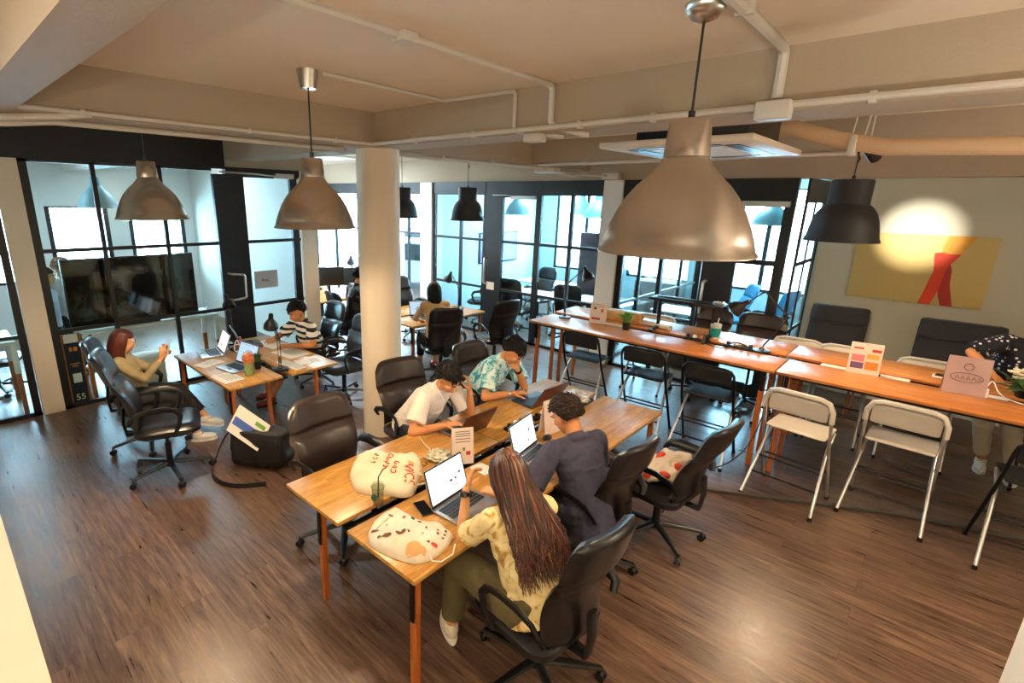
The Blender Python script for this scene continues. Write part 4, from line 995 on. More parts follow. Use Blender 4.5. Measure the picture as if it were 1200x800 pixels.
for k, (cx, cy, n_) in enumerate(((-2.63, 2.08, 4), (-2.53, 2.06, 3), (-2.72, 2.03, 3))):
    for i in range(n_):
        bx_, by_ = cx+(i-n_/2)*.035+.02, cy-(i-n_/2)*.045
        scribble(t, top, [(bx_+.02*math.cos(a), by_+.016*math.sin(a)) for a in [k+i+j*.9 for j in range(6)]], .0045 if k < 2 else .0025, mLET if k < 2 else mPBR, 'handwritten_print')
decal_blob(t, top, -2.49, 2.2, .05, mPTAN, 'printed_carrot', 5, .35, R(-30))
MB().tube([V((.17, .1, .05)), V((.24, .16, .02)), V((.3, .12, .012)), V((.27, .05, .01))], .006, 6).build('drawstring', mCANV, t)
P2 = [(-2.054, 1.49), (-2.138, 1.548), (-2.201, 1.665), (-2.202, 1.775), (-2.169, 1.808), (-2.051, 1.804), (-1.955, 1.822), (-1.889, 1.882), (-1.782, 1.883), (-1.748, 1.88), (-1.717, 1.794), (-1.695, 1.671), (-1.724, 1.573), (-1.803, 1.53), (-1.918, 1.495), (-2.009, 1.485)]
t, top = flatbag('tote_bag', 'white drawstring bag printed with mushrooms and blots at the desk corner', P2, DZ, .058, mCANW, 'bag', 5)
for i, (x, y, r, m, ar) in enumerate([(-2.114, 1.704, .018, mPBR, .7), (-2.066, 1.548, .024, mPBR, .5), (-2.036, 1.743, .016, mLET, .5), (-1.982, 1.765, .016, mINK, .6), (-1.937, 1.779, .012, mINK, .6), (-2.003, 1.528, .014, mPBR, .8), (-1.977, 1.56, .028, mPBR, .9), (-1.943, 1.624, .02, mPBR, .6), (-1.938, 1.654, .018, mPBR, .6), (-1.915, 1.673, .016, mINK, .4), (-1.868, 1.767, .008, mPBR, 1), (-1.805, 1.8, .009, mLET, 1), (-1.781, 1.776, .008, mPBR, 1), (-1.735, 1.704, .02, mLET, .7), (-1.79, 1.6, .05, mPTAN, .9), (-1.745, 1.63, .025, mPTAN, .6), (-1.771, 1.83, .007, mINK, 1), (-1.76, 1.81, .007, mINK, 1), (-1.745, 1.78, .008, mINK, 1), (-1.77, 1.69, .012, mPBR, .5), (-2.05, 1.62, .006, mINK, 1), (-1.85, 1.72, .007, mLET, 1)]):
    decal_blob(t, top, x, y, r, m, 'printed_shape', i, ar, i)
scribble(t, top, [(-2.105, 1.7), (-2.09, 1.64), (-2.075, 1.56)], .003, mPTAN, 'printed_stem')
MB().tube([V((.2, -.03, .04)), V((.26, -.06, .02)), V((.29, -.02, .01)), V((.3, .06, .02)), V((.26, .12, .03))], .004, 6).build('drawstring', mWHT, t)
mCLEAR = glass_mat('clear_plastic', '#e9eee8', .1, 1.3); mTEA = M('milky_tea', '#b98a5c', .4); mGRN = M('cup_green_print', '#2f6a55', .5)
cp = thing('plastic_cup', 'clear plastic takeaway cup with round green emblem and black straw', 'cup', (-2.33, 1.775, DZ))
MB().lathe([(.001, .001), (.03, .001), (.043, .13), (.041, .13), (.029, .004), (.001, .004)], 28).build('cup_body', mCLEAR, cp)
MB().lathe([(.001, .004), (.0285, .004), (.034, .05), (.001, .05)], 24).build('drink', mTEA, cp)
MB().lathe([(.044, .128), (.046, .134), (.036, .15), (.015, .152)], 28).build('lid', mCLEAR, cp)
MB().tube([(0, 0, .02), (.004, .004, .2), (.02, .03, .25), (.03, .05, .26)], .0042, 8).build('straw', mBLK, cp)
E_ = MB().lathe([(.012, 0), (.012, .002), (.024, .002), (.024, 0)], 24, Tm(.01, -.038, .07) @ Rm(R(15), 'Z') @ Rm(R(84), 'X')).cyl((.01, -.039, .064), (.01, -.041, .0655), .007, n=8).build('emblem', mGRN, cp)
def phone(label, loc, rz, mat=None, K=1):
    t = thing('phone', label, 'phone', loc, rz); MB().box((0, 0, .005), (.08*K, .16*K, .009), bev=.004).build('case', mat or mBLK, t); MB().box((0, 0, .0097), (.072*K, .148*K, .0008)).build('screen', M('phone_glass', '#0a0c12', .08), t); return t
phone('black phone lying beside the nearest laptop on the central desk', (-2.09, 1.95, DZ), R(70))
tag(MB().ell((0, 0, .012), (.032, .055, .02)).box((0, .02, .03), (.006, .02, .008), bev=.002).build('computer_mouse', mBLK, None), 'black computer mouse by the navy-shirt man\'s screen', 'computer mouse').location = (-2.1, 3.36, DZ)
tag(MB().box((0, 0, .003), (.15, .12, .004)).build('paper_card', mWHT), 'small white card on the desk beside the cream menu card', 'card').location = (-2.15, 2.6, DZ)
gl = MB()
for s in (-1, 1): gl.tube([(s*.035+.028*math.cos(a), 0, .02+.02*math.sin(a)) for a in [2*PI*i/14 for i in range(14)]], .003, 6, closed=True).tube([(s*.063, 0, .025), (s*.066, .06, .03), (s*.06, .12, .015)], .003, 6)
gl.tube([(-.008, 0, .025), (.008, 0, .025)], .003, 6); o = gl.build('eyeglasses', mBRN); o.location = (-2.5, 2.28, DZ); o.rotation_euler = (0, 0, R(60)); tag(o, 'brown-framed glasses lying above the lettered tote', 'glasses')
# crumpled clear snack bags
def crumple(name, label, cat, loc, r, mat, seed):
    t = thing(name, label, cat, loc); mb = MB(); n, m = 26, 16; vs = []; fs = []
    for i in range(n):
        for j in range(m+1):
            th = 2*PI*i/n; ph = -PI/2+PI*j/m; d = V((math.cos(th)*math.cos(ph), math.sin(th)*math.cos(ph), math.sin(ph)))
            k = 1+.35*noise.noise(d*2.6+V((seed, 0, 0)))+.2*noise.noise(d*7+V((0, seed, 0))); vs.append((d.x*r[0]*k, d.y*r[1]*k, max(r[2]*.8+d.z*r[2]*k, 0)))
    for i in range(n):
        for j in range(m): a, b = i*(m+1)+j, ((i+1) % n)*(m+1)+j; fs.append((a, b, b+1, a+1))
    mb._add(vs, fs); mb.build('crumpled_wrap', mat, t, angle=25); return t
mFOAM = M('crumpled_white_wrap', '#d8d6c6', .4, var=(30, '#9fa07a'))
crumple('snack_bag', 'crumpled whitish snack wrapper between the tote and the cream menu card', 'wrapper', (-2.48, 2.48, DZ), (.08, .1, .035), mFOAM, 3)
crumple('plastic_bag', 'crumpled clear plastic bag behind the navy-shirt man\'s head', 'plastic bag', (-2.36, 4.25, DZ), (.12, .13, .06), M('crinkled_plastic', '#c9cac4', .25, var=(25, '#8e9088')), 8)
crumple('tissue', 'crumpled beige tissue by the standing card near the black mouse', 'tissue', (-2.2, 3.25, DZ), (.07, .05, .03), mCANV, 11)
def cable(label, pts, mat, r=.004, cat='cable', name='cable'): return tag(MB().tube(pts, r, 6).build(name, mat), label, cat)
def wig(a, b, n, amp, seed, z):
    rnd = random.Random(seed); a, b = V(a), V(b); o = []
    for i in range(n+1):
        p = a.lerp(b, i/n); o.append((p.x+rnd.uniform(-amp, amp), p.y+rnd.uniform(-amp, amp), z+rnd.uniform(0, .012)))
    return o
def smooth_pts(P, it=2):
    P = [V(p) for p in P]
    for _ in range(it):
        Q = [P[0]]
        for a, b in zip(P, P[1:]): Q += [a*.75+b*.25, a*.25+b*.75]
        P = Q+[P[-1]]
    return P
cable('white earphone cord curled beside the white-tee man\'s laptop', smooth_pts([(-2.86, 2.62, DZ+.006), (-2.72, 2.55, DZ+.006), (-2.6, 2.5, DZ+.03), (-2.52, 2.44, DZ+.006), (-2.6, 2.36, DZ+.006)]), mWHT, .0035)
cable('brown cable running along the joint of the central desks', smooth_pts(wig((-2.3, 2.7, 0), (-2.36, 4.1, 0), 9, .03, 4, DZ+.008)), mBRN, .006)
for i, (x, y) in enumerate(((-2.42, 3.35), (-2.38, 3.7))):
    t = thing('power_strip', 'dark power strip in the middle of the central desks, '+('nearer' if i == 0 else 'farther')+' one', 'power strip', (x, y, DZ), R(88)); MB().box((0, 0, .018), (.26, .055, .035), bev=.008).build('housing', mBLK, t)
    for k in range(3): MB().box((-.08+.08*k, 0, .045), (.035, .032, .03), bev=.006).build('plug', mWHT if k == 1 else mBLK, t)
# ================================================================= LEFT DESK ITEMS
desk_lamp('black arm lamp in the middle of the left desks, before the striped shirt', (-5.22, 2.64, DZ), R(78), [(0, .04), (0, .36), (.24, .58)], (.3, -1), group='black arm lamps')
desk_lamp('black arm lamp at the far left desk against the glass door', (-6.62, 2.72, DZ), R(90), [(0, .04), (.05, .42), (.12, .62)], (-.5, -.8))
# bag with paper tray items
def sheet(label, loc, rz, w=.21, d=.3, lines_=6):
    t = thing('paper_sheet', label, 'paper', loc, rz, 'loose papers on the left desks'); MB().box((0, 0, .0015), (w, d, .003)).build('page', mPAPER, t); g = MB()
    for i in range(lines_): g.box((-.02*(i % 2), d*.38-i*d*.11, .0032), (w*.7, .006, .0006))
    g.build('printed_lines', mINK, t)
sheet('printed page hanging near the front corner of the left desks', (-5.35, 2.09, DZ), R(5), .34, .22)
sheet('page under the phone woman\'s laptop edge on the left desks', (-5.98, 2.14, DZ), R(20), .2, .28)
sheet('large page under the striped-shirt man\'s right arm', (-5.72, 3.05, DZ), R(4), .42, .3)
sheet('page at the right end of the striped-shirt man\'s desk', (-5.28, 3.02, DZ+.0), R(-12), .2, .28, 3)
nb = thing('notebook', 'open white notebook under the striped-shirt man\'s left hand', 'notebook', (-6.25, 3.06, DZ), R(10)); MB().box((-.11, 0, .006), (.21, .28, .012), bev=.004).box((.11, 0, .006), (.21, .28, .012), bev=.004).build('pages', mPAPER, nb)
kb = thing('keyboard', 'white keyboard at the right corner of the striped-shirt man\'s desk', 'keyboard', (-5.27, 2.8, DZ), R(4)); MB().box((0, 0, .008), (.4, .13, .014), bev=.004).build('case', mWHT, kb); g = MB()
for r_ in range(4):
    for c_ in range(13): g.box((-.18+.03*c_, -.045+.03*r_, .017), (.023, .023, .005))
g.build('keys', M('key_grey', '#c5c5c2', .5), kb)
cp = thing('plastic_cup', 'tall clear cup of pale green drink with orange top on the left desks', 'cup', (-5.27, 2.3, DZ)); cp.scale = (1.25, 1.25, 1.25)
MB().lathe([(.001, .0), (.036, .0), (.05, .15), (.048, .15), (.034, .004), (.001, .004)], 28).build('cup_body', mCLEAR, cp)
MB().lathe([(.001, .004), (.033, .004), (.044, .12), (.001, .12)], 24).build('drink', M('pale_green_drink', '#c9cf8c', .4), cp)
MB().lathe([(.001, .12), (.045, .12), (.05, .16), (.035, .2), (.001, .21)], 24).build('orange_topping', M('orange_slush', '#e2562f', .4, var=(50, '#f0a070')), cp)
MB().lathe([(.052, .148), (.055, .155), (.05, .19), (.03, .22), (.008, .23)], 28).build('dome_lid', mCLEAR, cp)
def pot_plant(label, loc, pot, h=.16, r=.085, n=90, mat=None, seed=0, pr=.04, ph=.09):
    t = thing('potted_plant', label, 'potted plant', loc); rnd = random.Random(seed)
    MB().lathe([(.001, 0), (pr*.8, 0), (pr, ph), (pr*.9, ph), (pr*.85, ph*.85), (.001, ph*.85)], 24).build('pot', pot, t); g = MB()
    for i in range(n):
        a = rnd.uniform(0, 2*PI); q = rnd.uniform(.1, 1); d = V((math.cos(a), math.sin(a), 0)); hh = h*rnd.uniform(.55, 1)
        g.tube([V((0, 0, ph*.8))+d*pr*.5*q, V((0, 0, ph+hh*.6))+d*r*.6*q, V((0, 0, ph+hh*(1-.35*q)))+d*r*q*1.1], [.003, .006, .001], 4, flat=(.35, 1.3))
    g.build('leaves', mat or mLEAF, t); return t
mLEAF = M('fresh_leaf', '#5f9a3a', .5, var=(20, '#8cc05a')); mLEAFD = M('dark_leaf', '#2f4a28', .5, var=(20, '#46683a'))
pot_plant('small grass plant in a dark pot on the left desks behind the orange drink', (-5.42, 2.47, DZ), mBLK, .12, .06, 60, mLEAFD, 3)
pot_plant('bright green plant in a black pot on the bar table', (-2.77, 6.1, BZ), mBLK, .17, .13, 150, mLEAF, 4, .05, .1)
cable('tangle of white cables behind the left laptops', smooth_pts([(-6.4, 2.55, DZ+.01), (-6.2, 2.6, DZ+.12), (-6.0, 2.62, DZ+.05), (-6.15, 2.5, DZ+.02), (-6.3, 2.62, DZ+.15), (-6.05, 2.55, DZ+.16), (-5.9, 2.5, DZ+.02)]), mWHT, .006)
cable('red cable arching over the left desks', smooth_pts([(-6.35, 2.64, DZ+.01), (-6.28, 2.66, DZ+.2), (-6.12, 2.62, DZ+.12), (-6.0, 2.6, DZ+.01)]), mREDWIRE, .009)
cable('black cables knotted at the foot of the middle arm lamp', smooth_pts(wig((-5.35, 2.62, 0), (-5.05, 2.66, 0), 8, .05, 9, DZ+.01)), mBLK, .006)
t = thing('power_strip', 'black power strip behind the phone woman\'s laptop', 'power strip', (-6.15, 2.605, .68), 0); MB().box((0, 0, .018), (.3, .06, .036), bev=.008).build('housing', mBLK, t)
for k in range(3): MB().box((-.09+.09*k, 0, .05), (.036, .034, .034), bev=.006).build('plug', mWHT, t)
# floor bag
bg = thing('messenger_bag', 'black shoulder bag slumped on the floor with a paper sticking out', 'bag', (-4.6, 2.05, 0), R(35)); bg.scale = (1.15, 1.15, 1.4)
o = organic(MB().box((0, 0, .15), (.52, .2, .28), bev=.06).ell((0, .02, .1), (.29, .15, .11)).ell((.05, -.02, .27), (.22, .1, .06)), 'bag_body', M('black_nylon', '#121214', .6, bump=(30, .3, .004)), bg, .012, 6, (7, .02))
organic(MB().box((.02, -.11, .2), (.44, .03, .22), bev=.014), 'front_flap', M('black_nylon_flap', '#1b1b1e', .55), bg, .009, 4, (6, .01))
MB().tube(smooth_pts([(-.25, .03, .26), (-.36, .06, .2), (-.42, -.05, .04), (-.3, -.3, .015), (-.05, -.4, .014), (.2, -.3, .015)]), .014, 6, flat=(.4, 1.4)).build('strap', mBLK, bg)
T = Tm(-.04, -.09, .33) @ Rm(R(28), 'Y') @ Rm(R(-25), 'X')
pg = MB().box((0, 0, 0), (.3, .008, .21), M4=T).build('paper_pad', mPAPER, bg)
MB().box((-.03, -.0055, -.01), (.21, .002, .06), M4=T).build('blue_panel', M('print_blue', '#3c5aa8', .6), pg)
MB().box((.08, -.0055, .06), (.09, .002, .03), M4=T).build('green_panel', M('print_leaf', '#6fa84a', .6), pg)
# bag on the empty chair
t = thing('printed_bag', 'white cloth bag with red print heaped on the empty chair seat', 'bag', (-1.3, 3.8, .52), R(20))
organic(MB().ell((0, 0, .09), (.2, .16, .09)).ell((.08, .06, .16), (.12, .1, .08)), 'cloth_bag', M('bag_white_red', '#d9cdbd', .8, var=(6, '#cdb9a4')), t, .012, 3, (11, .035))
for i, (x, y, z) in enumerate(((.02, -.15, .12), (.12, -.1, .18), (-.1, -.14, .1), (-.02, .02, .19))): MB().ell((x, y, z), (.045, .02, .03), Rm(i*.7, 'Y')).build('red_print_patch', mLET, t)
# ================================================================= BAR ITEMS
rs = thing('riser_shelf', 'black raised monitor shelf standing on the rear bar table', 'riser shelf', (-2.2, 6.42, BZ), R(2))
MB().box((0, .08, .4), (.86, .26, .03), bev=.008).box((0, .08, .375), (.8, .1, .03)).build('shelf_board', mBLK, rs)
for s in (-1, 1):
    MB().box((s*.32, .08, .2), (.035, .035, .38)).build('upright', mBLK, rs); MB().tube([(s*.32, -.16, .012), (s*.32, .08, .03), (s*.32, .28, .012)], .026, 8, flat=(.6, 1)).build('foot', mBLK, rs)
MB().tube([(.3, .1, .43), (.34, .04, .44), (.4, .06, .435), (.4, .14, .43), (.32, .16, .43)], .012, 6).build('coiled_lead', mSTEEL, rs)
MB().ell((-.1, .1, .42), (.3, .06, .012)).build('folded_cloth', mBLK, rs)
cp = thing('paper_cup', 'turquoise-sleeved takeaway cup with a straw on the bar table', 'cup', (-1.84, 6.52, BZ))
MB().lathe([(.001, 0), (.045, 0), (.06, .16), (.001, .16)], 28).build('cup_body', mWHT, cp); MB().lathe([(.0475, .02), (.052, .02), (.062, .13), (.058, .13)], 28).build('sleeve', M('turquoise_sleeve', '#1f9f95', .5), cp)
MB().lathe([(.063, .158), (.063, .17), (.055, .18), (.001, .182)], 28).build('lid', mWHT, cp); MB().cyl((.01, 0, .16), (.02, .01, .25), .005).build('straw', mWHT, cp)
desk_lamp('black arm lamp on the far left end of the bar, head hanging right', (-3.68, 6.12, BZ), R(-100), [(0, .04), (-.06, .42), (.28, .72)], (.5, -.9))
desk_lamp('silver-jointed arm lamp on the right part of the bar, head folded left', (-1.28, 6.3, BZ), R(85), [(0, .04), (-.2, .42), (.06, .66), (.22, .52)], (.6, -.5), K=1.05)
desk_lamp('black arm lamp on the desk beyond the woman with the black bob', (-6.15, 6.6, DZ), R(90), [(0, .04), (.02, .4), (.22, .62)], (.5, -.9))
desk_lamp('black arm lamp left of the pillar by the street window', (-9.1, 6.4, DZ), R(60), [(0, .04), (.05, .4), (.3, .65)], (.5, -.9))
for i, (x, y, a, L) in enumerate(((-1.5, 6.28, 5, 'beside the silver-jointed lamp'), (-1.95, 6.27, -4, 'below the turquoise cup'))):
    t = thing('power_strip', 'power strip with plugs in the bar table slot '+L, 'power strip', (x, y, 1.0), R(a)); MB().box((0, 0, .05), (.3, .06, .1), bev=.008).build('housing', mBLK, t)
    for k in range(4): MB().box((-.11+.075*k, 0, .118), (.036, .034, .036), bev=.006).build('plug', (mBLK, mWHT, mORG, mBLK)[k], t)
bt = thing('small_bottle', 'small black bottle standing below the turquoise cup', 'bottle', (-1.84, 6.13, BZ)); MB().lathe([(.001, 0), (.022, 0), (.022, .06), (.01, .075), (.001, .075)], 18).build('glass', mBLK, bt); MB().cyl((0, 0, .074), (0, 0, .1), .01).build('cap', mBLK, bt)
cable('dark cable looping over the bar by the power strips', smooth_pts([(-1.95, 6.2, BZ+.02), (-1.8, 6.12, BZ+.01), (-1.6, 6.05, BZ+.01), (-1.45, 6.1, BZ+.08), (-1.35, 6.16, BZ+.05), (-1.5, 6.14, BZ+.1), (-1.6, 6.16, BZ+.03)]), mBLK, .006)
cable('thin black cable hanging from the bar down to the floor', smooth_pts([(-1.0, 5.7, .95), (-1.02, 5.55, .5), (-1.1, 5.4, .2), (-1.3, 5.2, .03), (-1.7, 5.15, .01)]), mBLK, .006)
hose = cable('long grey floor cable curving under the bar stools', smooth_pts([(-2.3, 5.0, .02), (-1.9, 4.75, .02), (-1.5, 4.7, .02), (-1.1, 4.9, .02), (-.6, 5.2, .02), (.2, 5.7, .02), (1.2, 6.0, .02)], 3), M('cable_grey', '#4b4744', .6), .02)
tb = MB().box((0, 0, .08), (.5, .16, .14), bev=.01); o = tb.build('wooden_box', wood('box_wood', '#c28a4a', '#a06c34', '#d8a765', (3, 20, 20), .5)); o.location = (-3.0, 6.5, BZ); o.rotation_euler = (0, 0, R(3)); tag(o, 'long plain wooden box behind the plant on the rear bar table', 'box')
t = thing('rolled_paper', 'rolled white paper lying by the plant on the rear bar table', 'paper', (-2.55, 6.5, BZ+.035), R(-10)); MB().tube([(-.2, 0, 0), (.2, 0, 0)], .035, 14, flat=(1, 1)).build('roll', mPAPER, t); MB().tube([(.2+.001*i, .022*math.cos(i*.6), .022*math.sin(i*.6)) for i in range(12)], .004, 5).build('roll_end', mBLK, t)
phone('dark phone in a white tray on the right bar table', (.22, 6.62, BZ+.012), R(80)); tag(MB().box((0, 0, .006), (.2, .12, .012), bev=.004).build('tray', mWHT), 'small white tray under the dark phone on the bar', 'tray').location = (.22, 6.62, BZ)
# flowers
fl = thing('flower_arrangement', 'bunch of cream flowers with dark leaves at the right end of the bar', 'flowers', (.72, 6.42, BZ)); rnd = random.Random(5); g = MB()
for i in range(46):
    a = rnd.uniform(0, 2*PI); L = rnd.uniform(.1, .26); d = V((math.cos(a), math.sin(a)*.8, rnd.uniform(.1, .8))); p = V((0, 0, .04))
    g.tube([p, p+d*L*.6+V((0, 0, .02)), p+d*L+V((0, 0, -.01))], [.012, .022, .002], 5, flat=(.25, 1.3))
g.build('leaves', mLEAFD, fl)
for i in range(9):
    a = rnd.uniform(0, 2*PI); c = V((math.cos(a)*.13*rnd.uniform(.3, 1), math.sin(a)*.1, .15+rnd.uniform(0, .07))); g = MB()
    for k in range(7):
        b = 2*PI*k/7; d = V((math.cos(b), math.sin(b), .35)); g.ell(c+d*.02, (.024, .012, .008), d.to_track_quat('X', 'Z').to_matrix().to_4x4(), 8, 6)
    g.ell(c+V((0, 0, .012)), (.012, .012, .01), None, 8, 6).build('blossom', M('petal_cream', '#e6dcbf', .6), fl)
MB().lathe([(.001, 0), (.06, 0), (.09, .07), (.001, .07)], 20).build('holder', mBLK, fl)
cable('white charging cable with a plug beside the mauve card', smooth_pts([(.47, 6.25, BZ+.08), (.5, 6.3, BZ+.14), (.54, 6.24, BZ+.05), (.6, 6.2, BZ+.01), (.75, 6.12, BZ+.008)]), mWHT, .005)
tag(MB().box((0, 0, .04), (.05, .05, .08), bev=.008).build('charger', mWHT), 'white charger standing beside the mauve card', 'charger').location = (.46, 6.17, BZ)
# ================================================================= LEFT GLAZED OFFICE
tv = thing('television', 'large glossy black screen behind the left glass wall', 'screen', (-7.86, 1.97, .92)); MB().box((0, 0, .47), (.05, 1.56, .9), bev=.01).build('cabinet', mBLK, tv)
MB().box((.027, 0, .47), (.003, 1.52, .86)).build('display', M('black_gloss', '#1a1410', .05, coat=1.0, spec=1.0), tv); MB().box((-.02, 0, .01), (.12, .5, .02)).build('stand', mBLK, tv)
def side_table(label, x0, x1, y0, y1, z):
    t = thing('side_table', label, 'table', ((x0+x1)/2, (y0+y1)/2, 0), 0, 'white tables behind the left glass'); w, d = x1-x0, y1-y0
    MB().box((0, 0, z-.02), (w, d, .04), bev=.005).build('tabletop', mWHT, t)
    for sx in (-1, 1):
        for sy in (-1, 1):
            l = MB().box((sx*(w/2-.03), sy*(d/2-.03), (z-.4)/2), (.05, .05, z-.4)).build('leg', mLEGW, t); MB().box((sx*(w/2-.03), sy*(d/2-.03), z-.22), (.058, .058, .36), bev=.004).build('white_bracket', mWHT, l)
side_table('white table on wooden legs behind the glass, carrying the black screen', -8.35, -7.76, 1.28, 3.0, .92)
side_table('white table with wooden leg at the far left edge behind the glass', -8.5, -7.76, -1.3, .62, .93)
bn = thing('banner', 'tall dark blue panel with orange edges and the number 55 behind the glass', 'banner', (-7.72, 1.14, .0))
MB().box((0, 0, .47), (.03, .17, .93)).build('panel', M('banner_navy', '#151c2e', .5), bn)
for s in (-1, 1): MB().box((.004, s*.095, .47), (.035, .022, .93)).build('edge_board', mLEGW, bn)
BT = lambda y, z: Tm(.017, y, z) @ Rm(R(90), 'Z') @ Rm(R(90), 'X')
MB().text('55', .11, BT(0, .1), .002).build('numerals', mPAPER, bn); MB().box((.017, 0, .36), (.003, .09, .12)).build('white_notice', mPAPER, bn)
MB().box((.017, 0, .88), (.003, .15, .11)).build('cream_strip', mCARD, bn); MB().box((.017, -.02, .74), (.002, .03, .05)).box((.017, .03, .74), (.002, .04, .05)).box((.017, 0, .55), (.002, .1, .012)).box((.017, .0, .52), (.002, .06, .01)).build('orange_print', mORG, bn)
tag(MB().bx(-8.2, -7.8, 1.5, 2.2, 0, .42, bev=.01).build('storage_box', mCREAM), 'cream storage box on the floor under the white table behind the glass', 'box')
t = thing('desk_lamp', 'orange-white arm lamp on the table behind the left glass', 'desk lamp', (-7.9, 2.85, .92)); MB().lathe([(.001, 0), (.05, 0), (.05, .015), (.001, .02)], 18).build('lamp_base', mWHT, t); MB().tube([(0, 0, .02), (0, .05, .12), (0, -.2, .17)], .008).build('arm', mWHT, t); MB().cyl((0, -.18, .17), (0, -.26, .165), .02, .03).build('lamp_head', mORG, t)
# standing colleagues
mBLUSH = M('pale_blue_shirt', '#b9c7d6', .8); mJEAN = M('dark_trousers', '#20242e', .8); mTAN = M('tan_vest', '#b08a62', .8)
for x, y, hz, L, hm, sm in ((-8.95, 1.12, 1.62, 'person in a pale blue shirt standing behind the left glass, darker hair', mHAIRD, mBLUSH), (-9.15, 1.36, 1.72, 'grey-haired person in white shirt standing behind the left glass', M('hair_grey', '#b58f78', .6), mWHITE)):
    k = hz/1.62
    p = Person(L, (x, y), AW(.7, .7), S=.98*k, seat=.86*k-.09*.98*k, lean=3, head=(5, 20, 0), skin=mSKIN2, voxel=.011)
    p.arms(((-.25, .05, .8*k), (0, -1, 0), (0, .2, -1), (1, 0, 0), .4), ((.25, .05, .8*k), (0, -1, 0), (0, .2, -1), (-1, 0, 0), .4)); p.legs(((-.1, .02, .08), (0, 1, 0)), ((.1, .04, .08), (0, 1, 0))); p.body(); p.shirt(sm, 1.9); p.trousers(mJEAN, 1.95); p.shoes(mBLK, mBLK); p.hair(hm, 'short', 3)
# ================================================================= FAR LEFT BAY
desk('plain wooden desk far left of the pillar holding the black monitor', -9.4, -8.3, 4.95, 6.3, group=DG, lengthwise=True)
mn = thing('monitor', 'black monitor seen from behind left of the pillar', 'monitor', (-9.0, 5.75, .74), R(60)); MB().box((0, 0, .34), (.62, .03, .38), bev=.008).build('display_housing', mBLK, mn); MB().box((0, .02, .1), (.06, .03, .2)).box((0, .02, .008), (.22, .16, .015), bev=.004).build('stand', mBLK, mn); MB().box((0, .017, .34), (.56, .003, .33)).build('screen', mDK, mn)
mn2 = thing('monitor', 'second black monitor right behind the first, nearer the street window', 'monitor', (-8.6, 6.2, .74), R(50)); MB().box((0, 0, .34), (.6, .03, .36), bev=.008).build('display_housing', mBLK, mn2); MB().box((0, .02, .1), (.06, .03, .2)).box((0, .02, .008), (.22, .16, .015), bev=.004).build('stand', mBLK, mn2)
p = Person('person in sunglasses seated behind the black monitor far left of the pillar', (-10.05, 6.05), AW(.8, -.5), S=1.05, lean=5, skin=mSKIN2, voxel=.011)
p.arms(((-.2, .4, .78), (-.3, -.3, -1), None, (0, 0, -1), .4), ((.2, .4, .78), (.3, -.3, -1), None, (0, 0, -1), .4)); p.legs(((-.12, .5, .1), (0, 1, 1)), ((.12, .5, .1), (0, 1, 1))); p.body(); p.shirt(mWHITE, 1.7); p.trousers(mJEAN, 1.9); p.shoes(mBLK, mBLK); p.hair(mHAIRR, 'short', 5)
MB().box(p.HM @ V((-.035, .108, .012)), (.055, .008, .035), M4=None, rot=p.HM0, bev=.003).box(p.HM @ V((.035, .108, .012)), (.055, .008, .035), rot=p.HM0, bev=.003).box(p.HM @ V((0, .11, .02)), (.02, .006, .008), rot=p.HM0).build('sunglasses', mBLK, p.t)
office_chair('black office chair carrying the person in sunglasses', (-10.05, 6.0), AW(.8, -.5))
p = Person('person in a black tee half hidden behind the pillar, bare elbow showing', (-7.1, 5.0), AW(.15, 1), S=1.1, lean=8, voxel=.009, head=(15, 0, 0))
p.arms(((-.12, .45, .8), (-.6, -.2, -.6), None, (0, 0, -1), .4), ((.1, .42, .8), (.8, -.3, -.5), None, (0, 0, -1), .4)); p.legs(((-.12, .5, .1), (0, 1, 1)), ((.12, .5, .1), (0, 1, 1))); p.body(); p.shirt(mBLK, .7); p.trousers(mJEAN, 1.9); p.shoes(mBLK, mBLK); p.hair(mHAIRB, 'short', 6)
# ================================================================= FAR OFFICES
mDESKW = M('office_white_top', '#dfe6e8', .4)
def white_desk(label, x0, x1, y0, y1, z=.74):
    t = thing('office_desk', label, 'desk', ((x0+x1)/2, (y0+y1)/2, 0), 0, 'white desks in the far offices'); w, d = x1-x0, y1-y0; MB().box((0, 0, z-.015), (w, d, .03), bev=.004).build('tabletop', mDESKW, t)
    for sx in (-1, 1):
        for sy in (-1, 1): MB().box((sx*(w/2-.04), sy*(d/2-.04), z/2-.015), (.04, .04, z-.03)).build('leg', mSTEEL, t)
white_desk('white desk just behind the glazed far door', -7.1, -5.6, 8.7, 9.4); white_desk('white desk deeper in the far office', -7.6, -5.9, 10.2, 10.9); white_desk('white desk behind the glazing left of the far pillar', -5.4, -4.2, 9.0, 9.7); white_desk('white desk behind the right-hand glazed door', -3.8, -2.9, 9.3, 10.0)
mTEAL = M('teal_chair_fabric', '#1d6f96', .7)
for x, y, a, L, m in ((-7.3, 8.6, 2.0, 'dark office chair behind the far glazing, leftmost', mLEA), (-6.6, 9.75, 3.1, 'dark office chair deeper in the far office behind the door', mLEA), (-6.2, 8.35, .2, 'dark office chair right behind the glazed door', mLEA), (-5.1, 8.6, .4, 'dark blue office chair behind the glazing by the far pillar', mLEA), (-2.85, 10.9, 2.2, 'blue chair with a blue jacket behind the right glazed door', mTEAL), (-2.2, 11.0, 1.2, 'blue reclined chair behind the right glazed door', mTEAL)):
    office_chair(L, (x, y), a, group='office chairs in the far offices', lea=m)
tag(MB().bx(-5.75, -5.1, 9.95, 10.4, 0, 2.0, bev=.01).build('cabinet', M('plum_brown_laminate', '#4a3a42', .5)), 'tall plum-brown cabinet behind the glazing by the far pillar', 'cabinet')
